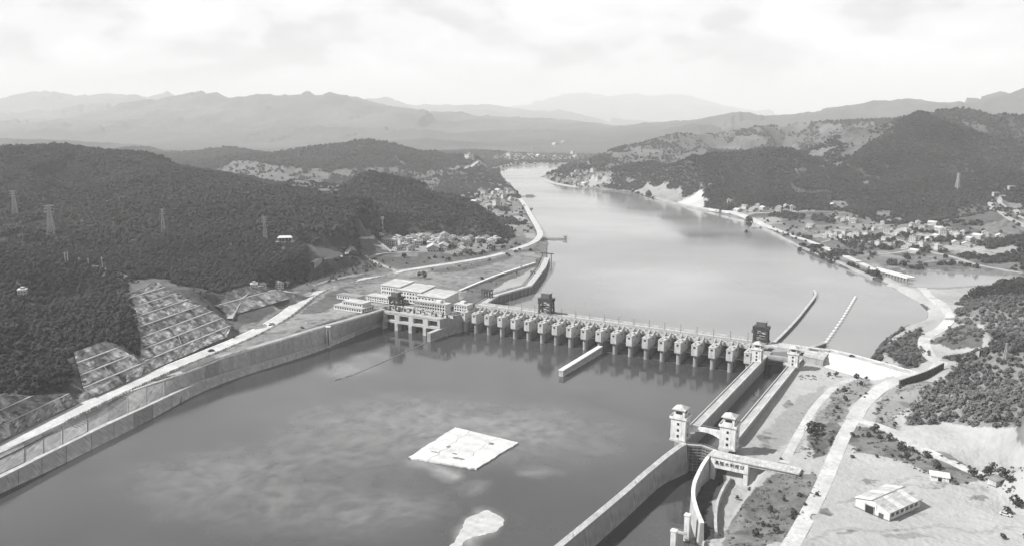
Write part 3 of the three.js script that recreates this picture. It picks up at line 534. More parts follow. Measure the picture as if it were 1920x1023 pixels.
const paved = noiseTexture(512, 1, tile((u, v) => 0.86 + 0.16 * fbm(u * 5, v * 5, 4) + 0.12 * fbm(u * 50, v * 50, 3))); paved.colorSpace = THREE.SRGBColorSpace;
const M = {
  concrete: worn(0.24, 26), pale: worn(0.34, 22), stained: worn(0.15, 30), deck: worn(0.33, 34), white: worn(0.5, 18), lime: worn(0.46, 14), roof: worn(0.36, 40), greyRoof: worn(0.2, 20), road: even(0.36, 70), lane: even(0.24, 60), sand: even(0.34, 18),
  panelA: worn(0.25, 24), panelB: worn(0.27, 20), panelC: worn(0.17, 16), panelD: worn(0.3, 28), slopeA: weedy(0.29, 46), slopeB: weedy(0.34, 38), slopeC: weedy(0.19, 52), drain: worn(0.19, 12),
  steel: mat(0.03, { roughness: 0.6, metalness: 0.2 }), gate: worn(0.07, 12), grille: mat(0.05), pylon: mat(0.3, { roughness: 0.6 }), rail: mat(0.3), dark: mat(0.012, { roughness: 0.4 }), glass: mat(0.015, { roughness: 0.15 }), paint: mat(0.4),
  pierB: worn(0.21, 23), pierC: worn(0.26, 31), houseB: worn(0.37, 27), slabA: even(0.43, 40), slabB: even(0.4, 30), earth: worn(0.2, 18), tyre: mat(0.01), asphalt: worn(0.1, 30), darkRoof: mat(0.09), buoy: mat(0.42, { roughness: 0.5 }),
};
M.deck.roughness = 0.95;

// ------------------------------------------------------------------ shape helpers
const dup = g => g.index ? g.toNonIndexed() : g;
function metres(g) {                                    // uv in metres, laid flat on the nearest axis plane
  const p = g.attributes.position, n = g.attributes.normal, u = new Float32Array(p.count * 2);
  for (let i = 0; i < p.count; i++) {
    const X = Math.abs(n.getX(i)), Y = Math.abs(n.getY(i)), Z = Math.abs(n.getZ(i));
    if (Y > X && Y > Z) { u[i * 2] = p.getX(i); u[i * 2 + 1] = p.getZ(i); } else if (X > Z) { u[i * 2] = p.getZ(i); u[i * 2 + 1] = p.getY(i); } else { u[i * 2] = p.getX(i); u[i * 2 + 1] = p.getY(i); }
  }
  g.setAttribute('uv', new THREE.BufferAttribute(u, 2)); return g;
}
function mesh(name, geos, m, parent = scene) {
  const list = (Array.isArray(geos) ? geos : [geos]).map(g => { g = dup(g); for (const k of Object.keys(g.attributes)) if (!['position', 'normal', 'uv'].includes(k)) g.deleteAttribute(k); if (!g.attributes.normal) g.computeVertexNormals(); if (!g.attributes.uv) g.setAttribute('uv', new THREE.BufferAttribute(new Float32Array(g.attributes.position.count * 2), 2)); return g; });
  const o = new THREE.Mesh(metres(list.length > 1 ? mergeGeometries(list) : list[0]), m); o.name = parent === scene ? numbered(name) : name; o.castShadow = o.receiveShadow = true; parent.add(o); return o;
}
const taken = {};
function numbered(n) { const k = taken[n] = (taken[n] ?? -1) + 1; return k ? `${n}_${String(k).padStart(3, '0')}` : n; }
function thing(name, label, category, x, y, z, turn = 0, group) { const g = new THREE.Group(); g.name = numbered(name); g.position.set(x, y, z); g.rotation.y = turn; scene.add(g); return tag(g, label, category, group); }
// a thing whose parts are given in the dam's axes: x along the crest, y height, z downstream (so z = -s)
function damThing(name, label, category, lx, y, s, group) { const [x, z] = W(lx, s); return thing(name, label, category, x, y, z, TURN, group); }
const bx = (x0, x1, y0, y1, z0, z1) => new THREE.BoxGeometry(Math.abs(x1 - x0), Math.abs(y1 - y0), Math.abs(z1 - z0)).translate((x0 + x1) / 2, (y0 + y1) / 2, (z0 + z1) / 2);
function bar(a, b, w, d = w) {                          // a straight member between two points
  const A = new THREE.Vector3(...a), v = new THREE.Vector3(...b).sub(A), l = v.length();
  const g = new THREE.BoxGeometry(w, l, d).translate(0, l / 2, 0); g.applyQuaternion(new THREE.Quaternion().setFromUnitVectors(new THREE.Vector3(0, 1, 0), v.normalize())); return g.translate(...a);
}
function prism(pts, y0, y1) {                           // plan outline [x, z] pulled up from y0 to y1
  const g = new THREE.ExtrudeGeometry(new THREE.Shape(pts.map(([x, z]) => new THREE.Vector2(x, -z))), { depth: y1 - y0, bevelEnabled: false }); g.rotateX(-Math.PI / 2); return g.translate(0, y0, 0);
}
function side(pts, x0, x1) {                            // outline [z, y] seen from the side, pulled along x
  const g = new THREE.ExtrudeGeometry(new THREE.Shape(pts.map(([z, y]) => new THREE.Vector2(-z, y))), { depth: x1 - x0, bevelEnabled: false }); g.rotateY(Math.PI / 2); return g.translate(x0, 0, 0);
}
function surface(rows) {                                // skin over rows of points [x, y, z]
  const n = rows[0].length, pos = [], idx = [];
  for (const r of rows) for (const p of r) pos.push(...p);
  for (let j = 0; j + 1 < rows.length; j++) for (let i = 0; i + 1 < n; i++) { const a = j * n + i, b = a + 1, c = a + n, d = c + 1; idx.push(a, b, d, a, d, c); }
  const g = new THREE.BufferGeometry(); g.setAttribute('position', new THREE.Float32BufferAttribute(pos, 3)); g.setIndex(idx); const q = g.toNonIndexed(); q.computeVertexNormals(); return q;
}
function offsetLine(pts, d) {                           // plan line [x, z] moved sideways
  return pts.map((p, i) => { const a = pts[Math.max(0, i - 1)], b = pts[Math.min(pts.length - 1, i + 1)], l = Math.hypot(b[0] - a[0], b[1] - a[1]) || 1; return [p[0] - (b[1] - a[1]) / l * d, p[1] + (b[0] - a[0]) / l * d]; });
}
function wallLine(pts, w, y0, y1, w0 = w) {             // a wall along a plan line; y may be numbers or lists
  const Y = (y, i) => Array.isArray(y) ? y[i] : y, a = offsetLine(pts, -w / 2), b = offsetLine(pts, w / 2), A = offsetLine(pts, -w0 / 2), B = offsetLine(pts, w0 / 2), rows = pts.map((p, i) => [[A[i][0], Y(y0, i), A[i][1]], [a[i][0], Y(y1, i), a[i][1]], [b[i][0], Y(y1, i), b[i][1]], [B[i][0], Y(y0, i), B[i][1]]]);
  const cap = r => surface([[r[0], r[1]], [r[3], r[2]]]);
  return [surface(rows.map(r => [r[0], r[1]])), surface(rows.map(r => [r[1], r[2]])), surface(rows.map(r => [r[2], r[3]])), cap(rows[0]), cap(rows[rows.length - 1])];
}
function spline(pts, step) {                            // evenly spaced points of a smooth line through pts (any dimension up to 3)
  const c = new THREE.CatmullRomCurve3(pts.map(p => new THREE.Vector3(p[0], p[1], p[2] ?? 0)), false, 'centripetal'), n = Math.max(2, Math.round(c.getLength() / step));
  return c.getSpacedPoints(n).map(p => pts[0].length > 2 ? [p.x, p.y, p.z] : [p.x, p.y]);
}
function roadStrip(name, px, width, m, lift = 0.3, level) {      // a road draped over the ground
  const line = spline(px.map(q => q.length > 2 ? P(q[0], q[1], q[2]) : T2(q)), 5), L = offsetLine(line, -width / 2), R = offsetLine(line, width / 2);
  let ys = line.map((p, i) => level ?? Math.max(ground(...p), ground(...L[i]), ground(...R[i])) + lift);
  for (let k = 0; k < 3; k++) ys = ys.map((y, i) => Math.max(y - 0.15, (ys[Math.max(0, i - 1)] + y + ys[Math.min(ys.length - 1, i + 1)]) / 3));
  const g = [surface(line.map((p, i) => [[L[i][0], Math.min(ys[i] - .1, ground(...L[i]) - .3), L[i][1]], [L[i][0], ys[i], L[i][1]], [p[0], ys[i] + 0.06, p[1]], [R[i][0], ys[i], R[i][1]], [R[i][0], Math.min(ys[i] - .1, ground(...R[i]) - .3), R[i][1]]]))];
  const o = mesh(name, g, m); o.userData.kind = 'structure'; o.material.side = THREE.DoubleSide; return { line, ys };
}
// ------------------------------------------------------------------ the barrage: piers with hoist houses, radial gates, deck
{
  const dam = damThing('dam', 'long concrete barrage of gated bays and piers crossing the river', 'dam', 0, 0, 0);
  const PITCHX = 17;
  const pierShape = (() => {                            // pier in plan with a rounded downstream nose, stepped profile
    const nose = []; for (let i = 0; i <= 8; i++) { const a = Math.PI * i / 8; nose.push([2.2 * Math.cos(a), -2.2 + 2.4 + 2.2 * Math.sin(a) - 2.4]); }
    const lower = prism([[-2.2, -46], ...nose.reverse().map(([x, z]) => [x, z]), [2.2, -46]], -6, 12.5);
    return [lower, side([[-11, 12.5], [-12, 20], [-46, 21.8], [-46, 12.5]], -2.2, 2.2)];
  })();
  const houseShape = [side([[2.5, 12.2], [2.5, 22.4], [-20, 22.4], [-20, 11.5], [-0.8, 10.4]], -3.1, 3.1)];
  const capShape = [bx(-3.4, 3.4, 22.4, 22.8, -20.3, 2.8), side([[-12, 22.8], [-19, 26.6], [-20.6, 26.6], [-20.6, 22.8]], -3.0, -2.3), side([[-12, 22.8], [-19, 26.6], [-20.6, 26.6], [-20.6, 22.8]], 2.3, 3.0), bx(-1.2, 1.6, 22.8, 24.4, -9, -5.5), bx(-2.6, -0.6, 22.8, 23.9, -3, -0.6)];
  const proto = {};
  for (let k = -1; k <= 18; k++) {
    const x = k * PITCHX + (k < 0 ? 2 : 0);
    const mv = l => l.map(g => g.clone().translate(x, 0, 0));       // own place in the stain pattern
    const p = mesh('pier', mv(pierShape), [M.concrete, M.pierB, M.pierC][(k * 5 + 7) % 3], dam);
    mesh('hoist_house', mv(houseShape), [M.pale, M.houseB][(k * 3 + 4) % 2], p); mesh('roof', mv(capShape), M.deck, p);
    mesh('window', mv([bx(-1.1, 1.1, 19.3, 21.2, 2.45, 2.62)]), M.dark, p); mesh('window', mv([bx(3.05, 3.16, 18.6, 20.4, -13.6, -10.4)]), M.dark, p);
    if (k % 2) mesh('hatch', mv([bx(3.05, 3.14, 13.4, 15.4, -6, -4.6)]), M.grille, p);
    mesh('tide_mark', mv([prism([[-2.26, -40], [-2.26, -2.2], [-1.6, -.65], [0, .06], [1.6, -.65], [2.26, -2.2], [2.26, -40]], -1, 1.5 + .5 * ((k * 7 + 9) % 3))]), M.stained, p);
    mesh('ladder', mv([bx(2.2, 2.5, 1, 12.5, -7.2, -6.9), bx(2.2, 2.5, 1, 12.5, -6.2, -5.9)]), M.grille, p);
  }
  for (let k = -1; k < 18; k++) {                        // bays
    const x0 = k * PITCHX + (k < 0 ? 2 : 0) + 2.2, x1 = (k + 1) * PITCHX - 2.2, c = (x0 + x1) / 2, h = (x1 - x0) / 2 - 0.15;
    if (!proto.gate) {
      const skin = []; for (let i = 0; i <= 10; i++) { const a = -0.42 + 0.95 * i / 10; skin.push([[-h, 10.5 + 16 * Math.sin(a), -14 - 16 * Math.cos(a)], [h, 10.5 + 16 * Math.sin(a), -14 - 16 * Math.cos(a)]]); }
      const ribs = [-4, -1.4, 1.4, 4].map(q => bar([q, 4.4, -28.2], [q, 17, -27.6], 0.5, 0.7)).concat([5.5, 9, 12.5, 16].map(y => bx(-h, h, y - 0.3, y + 0.3, -29.2, -28.2)));
      const g = mesh('gate', [surface(skin), ...ribs], M.gate, dam); g.material.side = THREE.DoubleSide;
      for (const q of [-1, 1]) mesh('arm', [bar([q * 5.9, 10.5, -13], [q * 3.2, 5.2, -28.5], 0.6), bar([q * 5.9, 10.5, -13], [q * 3.2, 14.8, -28.5], 0.6), bar([q * 4.7, 8.2, -20], [q * 4.7, 12.4, -20], 0.35)], M.gate, g);
      g.position.x = c; proto.gate = g;
      proto.sill = mesh('sill', [side([[-4, -6], [-8, 0.6], [-26, 2.2], [-44, 2.2], [-44, -6]], -h, h)], M.stained, dam); proto.sill.position.x = c;
      proto.beam = mesh('hoist_beam', [bx(-h - .05, h + .05, 19.4, 21.9, -26.4, -22.2), bx(-h - .05, h + .05, 21.9, 23.3, -22.8, -22.3)], M.deck, dam); proto.beam.position.x = c;
      proto.brace = mesh('walkway', [bx(-h - .05, h + .05, 11.6, 12.1, -8.6, -7.2)], M.concrete, dam); proto.brace.position.x = c;
    } else for (const q of ['gate', 'sill', 'beam', 'brace']) { const o = proto[q].clone(); o.position.x = c; dam.add(o); }
  }
  mesh('deck', [bx(-20, 316, 21.9, 24, -44, -30), bx(-20, 316, 24, 25.1, -44.4, -43.7), bx(-20, 316, 21.2, 22.0, -48, -44)], M.deck, dam);
  const posts = []; for (let x = -18; x <= 314; x += 4) posts.push(bx(x - .12, x + .12, 24, 25.2, -30.5, -30.2));
  mesh('railing', [bx(-20, 316, 25.1, 25.3, -30.55, -30.2), bx(-20, 316, 24.6, 24.7, -30.45, -30.3), ...posts], M.rail, dam);
  mesh('crane_rail', [bx(-20, 316, 24, 24.25, -33.2, -32.8), bx(-20, 316, 24, 24.25, -41.2, -40.8)], M.asphalt, dam);
  // boxes of hoist machinery between the houses and the deck
  const r = rng(9);
  for (let k = -1; k <= 17; k++) { const x = k * PITCHX + 8.5; mesh('hoist_unit', [bx(x - 4.6, x - 1.6, 21.9, 23.4 + r() * .6, -26, -23), bx(x + 1.4, x + 4.2, 21.9, 23.2 + r() * .8, -26, -23), bx(x - 1.2, x + 1, 21.9, 22.7, -25.4, -23.4)], k % 3 ? M.pale : M.concrete, dam); }

  // lamp posts along the deck
  let lamp;
  for (let k = 0; k < 18; k++) {
    if (!lamp) { lamp = damThing('lamp_post', 'slender lamp post standing on the barrage deck above the gates', 'lamp post', 8.5, 24, 31.5, 'lamp posts along the barrage deck'); mesh('post', [new THREE.CylinderGeometry(0.16, 0.26, 9, 8).translate(0, 4.5, 0)], M.steel, lamp); mesh('arm', [bar([0, 8.8, 0], [0, 9.3, -2.2], 0.18)], M.steel, lamp); mesh('lamp_head', [bx(-.25, .25, 9.15, 9.4, -3, -1.9)], M.paint, lamp); }
    else { const c = lamp.clone(); c.name = numbered('lamp_post'); const [x, z] = W(8.5 + 17 * k, 31.5); c.position.set(x, 24, z); scene.add(c); }
  }

  // gantry cranes
  function crane(lx, s, y, w, d, h, label) {
    const g = damThing('gantry_crane', label, 'crane', lx, y, s), H = h * 0.62, a = w / 2, b = d / 2;
    for (const [p, q] of [[-1, -1], [1, -1], [-1, 1], [1, 1]]) mesh('leg', [bar([p * a, 0.6, q * b], [p * a * 0.94, H, q * b * 0.9], 1.7), bx(p * a - 1.3, p * a + 1.3, 0, 1, q * b - 1.6, q * b + 1.6)], M.steel, g);
    const br = []; for (const q of [-1, 1]) { for (const f of [0, 0.5]) { br.push(bar([-a, H * f + .6, q * b], [a, H * (f + .5), q * b], .6), bar([a, H * f + .6, q * b], [-a, H * (f + .5), q * b], .6), bx(-a, a, H * (f + .5) - .7, H * (f + .5) + .5, q * b - .5, q * b + .5)); br.push(bar([q * a, H * f + .6, -b], [q * a, H * (f + .5), b], .55), bx(q * a - .5, q * a + .5, H * (f + .5) - .6, H * (f + .5) + .5, -b, b)); } }
    mesh('bracing', br, M.steel, g);
    mesh('girder', [bx(-a - 1.2, a + 1.2, H, H + 2.4, -b - 1, -b + 1.2), bx(-a - 1.2, a + 1.2, H, H + 2.4, b - 1.2, b + 1), bx(-a - 1.4, a + 1.4, H + 2.4, H + 2.8, -b - 1.4, b + 1.4)], M.steel, g);
    mesh('winch_house', [bx(-a * .72, a * .72, H + 2.8, h - .5, -b * .8, b * .8)], M.gate, g);
    mesh('roof', [bx(-a * .78, a * .78, h - .5, h, -b * .9, b * .9)], M.greyRoof, g);
    mesh('cab', [bx(-a - 2.6, -a - .2, H - 4.2, H - 1, 0, 2.6)], M.gate, g);
    mesh('ladder', [bar([a + .4, 1, b * .3], [a + .4, H, b * .3], .3), bar([a + .4, 1, b * .3 + 1], [a + .4, H, b * .3 + 1], .3), ...Array.from({ length: 12 }, (_, i) => bx(a + .3, a + .5, 1 + i * H / 12, 1.2 + i * H / 12, b * .3, b * .3 + 1))], M.steel, g);
    mesh('railing', [bx(-a - 1.4, a + 1.4, H + 3.8, H + 3.95, b + 1.25, b + 1.4), bx(-a - 1.4, a + 1.4, H + 3.8, H + 3.95, -b - 1.4, -b - 1.25), ...[-1, -.5, 0, .5, 1].map(t => bx(t * a - .08, t * a + .08, H + 2.8, H + 3.9, b + 1.25, b + 1.4))], M.steel, g);
    return g;
  }
  crane(72, 36, 24.25, 14.5, 8, 23.5, 'dark gantry crane with winch house on the barrage deck');
  crane(309, 36, 24.25, 12.5, 8, 21, 'grey gantry crane beside the small hoist tower at the lock end');
  crane(-93, -24, 20.4, 13, 9, 22, 'dark gantry crane on the powerhouse tailrace deck');
}
// ------------------------------------------------------------------ powerhouse
{
  const ph = damThing('powerhouse', 'concrete powerhouse block with four wide draft tube openings over dark tailwater', 'powerhouse', -64, 0, -34);
  const X0 = -40, X1 = 40, N = 4, wd = (X1 - X0) / N;   // local x; z > 0 is downstream
  mesh('deck', [bx(X0, X1, 19.2, 20.4, -34, 1.2)], M.deck, ph);
  mesh('lintel', [bx(X0, X1, 8.6, 11.2, -6, 1.8), bx(X0, X1, 17.6, 19.2, -6, 0.8)], M.pale, ph);
  mesh('back_wall', [bx(X0, X1, -5, 19.2, -34, -8.5)], M.stained, ph);
  for (let i = 0; i <= N; i++) { const x = X0 + i * wd; const p = mesh('pier', [bx(Math.max(X0, x - 2.2), Math.min(X1, x + 2.2), -5, 8.6, -8.5, 3), bx(Math.max(X0, x - 3.4), Math.min(X1, x + 3.4), 11.2, 17.6, -8.5, 1)], M.pale, ph); }
  for (let i = 0; i < N; i++) { const c = X0 + (i + .5) * wd; mesh('gate', [bx(c - 6.4, c + 6.4, 11.2, 17.6, -3.4, -2.6), ...[-4.2, -1.4, 1.4, 4.2].map(q => bx(c + q - .3, c + q + .3, 11.2, 17.6, -2.6, -2))], M.grille, ph); }
  mesh('flank_wall', [prism([[X1, 1], [X1 + 6.4, -32], [X1 + 6.4, -36], [X1, -36]], -5, 20.4)], M.concrete, ph);
  const rp = []; for (let x = X0; x <= X1; x += 2.6) rp.push(bx(x - .14, x + .14, 20.4, 21.8, .5, .8));
  mesh('railing', [bx(X0, X1, 21.7, 21.95, .5, .8), bx(X0, X1, 21.05, 21.2, .55, .75), ...rp], M.paint, ph);
  const r = rng(31);
  function windows(parent, x0, x1, y0, y1, z, nx, ny, fx = 0.55, fy = 0.5) { for (let j = 0; j < ny; j++) for (let i = 0; i < nx; i++) { const w = (x1 - x0) / nx, h = (y1 - y0) / ny, cx = x0 + (i + .5) * w, cy = y0 + (j + .5) * h; mesh('window', [bx(cx - w * fx / 2, cx + w * fx / 2, cy - h * fy / 2, cy + h * fy / 2, z, z + .12)], M.glass, parent); } }
  // machine hall: three stepped roofs
  const hall = damThing('machine_hall', 'long machine hall with three pale stepped flat roofs behind the powerhouse', 'hall', -86, 20.4, 10);
  const seg = [[-64, -34, 16.5, 8, 46], [-34, 2, 15, 2, 42], [2, 42, 13.4, -6, 34]];
  for (const [a, b, h, s0, s1] of seg) {
    const w = mesh('wall', [prism([[a, -s0], [b, -s0], [b - 8, -s1], [a - 8, -s1]], 0, h)], M.white, hall);
    mesh('roof', [prism([[a - .8, -s0 + 1], [b + .6, -s0 + 1], [b - 7.4, -s1 - 1], [a - 8.8, -s1 - 1]], h, h + .7)], M.roof, w);
    windows(w, a + 1, b - 1, 1, h - 1, -s0, 8, 3, .5, .5);
  }
  const ctl = damThing('control_building', 'white three storey control building with rows of windows on the powerhouse deck', 'building', -52, 20.4, -13);
  { const w = mesh('wall', [bx(-22, 22, 0, 11.5, -8, 2)], M.white, ctl); mesh('roof', [bx(-22.8, 22.8, 11.5, 12.1, -8.8, 2.8), bx(-22.8, 22.8, 12.1, 12.9, 2.4, 2.8)], M.roof, ctl); windows(w, -21, 21, .6, 11, 2, 12, 3, .5, .55); for (let i = 0; i <= 12; i++) mesh('pilaster', [bx(-21.8 + i * 3.6, -21.3 + i * 3.6, 0, 11.5, 2, 2.6)], M.white, ctl); mesh('stair_head', [bx(6, 13, 12.1, 15, -6, -1)], M.white, ctl); }
  const an = damThing('annex', 'small white flat-roofed annex where the powerhouse meets the first barrage pier', 'building', -24, 20.4, 12);
  { const w = mesh('wall', [bx(-9, 9, 0, 8, -7, 6)], M.white, an); mesh('roof', [bx(-9.6, 9.6, 8, 8.6, -7.6, 6.6)], M.roof, an); windows(w, -8.4, 8.4, .8, 7.6, 6, 5, 2); mesh('stair_head', [bx(-4, 1, 8.6, 11.2, -5, 0)], M.white, an); }
  // transformers and switchgear on the tailrace deck
  let tr;
  for (let i = 0; i < 9; i++) {
    const lx = -92 + i * 7.6, s = -22.5 - (i % 2) * 2.4;
    if (Math.abs(lx + 93) < 9) { }
    if (!tr) { tr = damThing('transformer', 'transformer box with bushings in the row along the powerhouse deck', 'transformer', lx + 16, 20.4, s, 'transformers along the powerhouse deck'); mesh('tank', [bx(-2, 2, .3, 3.2, -1.4, 1.4)], M.gate, tr); mesh('radiator', [bx(-1.8, 1.8, .5, 2.8, 1.4, 2.1), bx(-1.8, 1.8, .5, 2.8, -2.1, -1.4)], M.paint, tr); for (const q of [-1.2, 0, 1.2]) mesh('bushing', [new THREE.CylinderGeometry(.18, .3, 1.6, 8).translate(q, 4, 0)], M.paint, tr); mesh('plinth', [bx(-2.6, 2.6, 0, .3, -2.4, 2.4)], M.pale, tr); }
    else { const c = tr.clone(); c.name = numbered('transformer'); const [x, z] = W(lx + 16, s); c.position.set(x, 20.4, z); scene.add(c); }
  }
  // portal frames of the switchyard
  let pf;
  for (let i = 0; i < 6; i++) {
    const lx = -96 + i * 13, s = -29;
    if (!pf) { pf = damThing('portal_frame', 'pale steel portal frame carrying busbars at the edge of the powerhouse deck', 'portal frame', lx, 20.4, s, 'portal frames on the powerhouse deck'); for (const q of [-4, 4]) mesh('post', [bx(q - .3, q + .3, 0, 6.4, -.3, .3)], M.paint, pf); mesh('beam', [bx(-4.6, 4.6, 6.4, 7, -.4, .4)], M.paint, pf); for (const q of [-2.4, 0, 2.4]) mesh('insulator', [bx(q - .15, q + .15, 5, 6.4, -.15, .15)], M.dark, pf); }
    else { const c = pf.clone(); c.name = numbered('portal_frame'); const [x, z] = W(lx, s); c.position.set(x, 20.4, z); scene.add(c); }
  }
  // offices on the bank
  const off = damThing('office_building', 'white two-tier office building with flat terraces beside the tailrace wall', 'building', -136, 20.5, -44);
  { const w = mesh('wall', [bx(-24, 18, 0, 4.6, -10, 12), bx(-16, 14, 4.6, 9, -9, 6)], M.white, off); mesh('roof', [bx(-24.6, 18.6, 4.6, 5.1, -10.6, 12.6), bx(-16.6, 14.6, 9, 9.5, -9.6, 6.6)], M.roof, off); windows(w, -23, 17, .6, 4.4, 12, 11, 1, .55, .55); windows(w, -15, 13, 5.2, 8.8, 6, 8, 1, .55, .55); for (let j = 0; j < 5; j++) mesh('window', [bx(18, 18.12, 1.4, 3.6, -8 + j * 4, -6 + j * 4)], M.glass, off); }
  const of2 = damThing('office_building', 'low white building with dark windows behind the tailrace crane', 'building', -128, 21, 2);
  { const w = mesh('wall', [bx(-26, 20, 0, 6.5, -7, 7)], M.white, of2); mesh('roof', [bx(-26.6, 20.6, 6.5, 7, -7.6, 7.6)], M.roof, of2); windows(w, -25, 19, .6, 6.2, 7, 12, 2, .5, .5); }
  const of3 = damThing('office_building', 'long pale shed with a flat roof at the edge of the bank yard', 'building', -176, 21, -8);
  { const w = mesh('wall', [bx(-18, 16, 0, 5, -7, 6)], M.white, of3); mesh('roof', [bx(-18.6, 16.6, 5, 5.5, -7.6, 6.6)], M.greyRoof, of3); windows(w, -17, 15, .6, 4.7, 6, 8, 1, .5, .5); }
}
// ------------------------------------------------------------------ walls in the water
{
  const low = damThing('divide_wall', 'stepped concrete divide wall beside the powerhouse tailrace', 'wall', -24, 0, -28);
  mesh('wall', [bx(-2.2, 2.2, -5, 9.4, -28, 28)], M.concrete, low); mesh('coping', [bx(-2.5, 2.5, 9.4, 9.9, -28, 28.3)], M.pale, low);
  const mid = damThing('divide_wall', 'pale divide wall jutting into the tailwater from a mid barrage pier', 'wall', 155.6, 0, -48);
  mesh('wall', [side([[44, -5], [44, 5.6], [-46, 7.2], [-46, -5]], -2.2, 2.2)], M.pale, mid); mesh('coping', [side([[44.4, 5.6], [44.4, 6.3], [-46, 7.9], [-46, 7.2]], -2.7, 2.7)], M.white, mid);
  const pts = [[-24.5, -58], [-21, -118], [-17, -190], [-21, -214]].map(([a, b]) => W(a, b)), line = spline(pts, 6);
  const boom = thing('floating_boom', 'thin floating boom trailing across the tailwater from the divide wall', 'boom', line[0][0], 0, line[0][1]);
  const rel = line.map(([x, z]) => [x - line[0][0], z - line[0][1]]);
  rel.slice(0, -1).forEach((p, i) => { const q = rel[i + 1]; if (i < 20 || i % 2) mesh('float', [bar([p[0] * .9 + q[0] * .1, .15, p[1] * .9 + q[1] * .1], [q[0] * .95 + p[0] * .05, .15, q[1] * .95 + p[1] * .05], i < 16 ? 1.2 : .6, .7)], M.paint, boom); });
  mesh('cable', rel.slice(0, -1).map((p, i) => bar([p[0], .3, p[1]], [rel[i + 1][0], .3, rel[i + 1][1]], .25)), M.dark, boom);
}
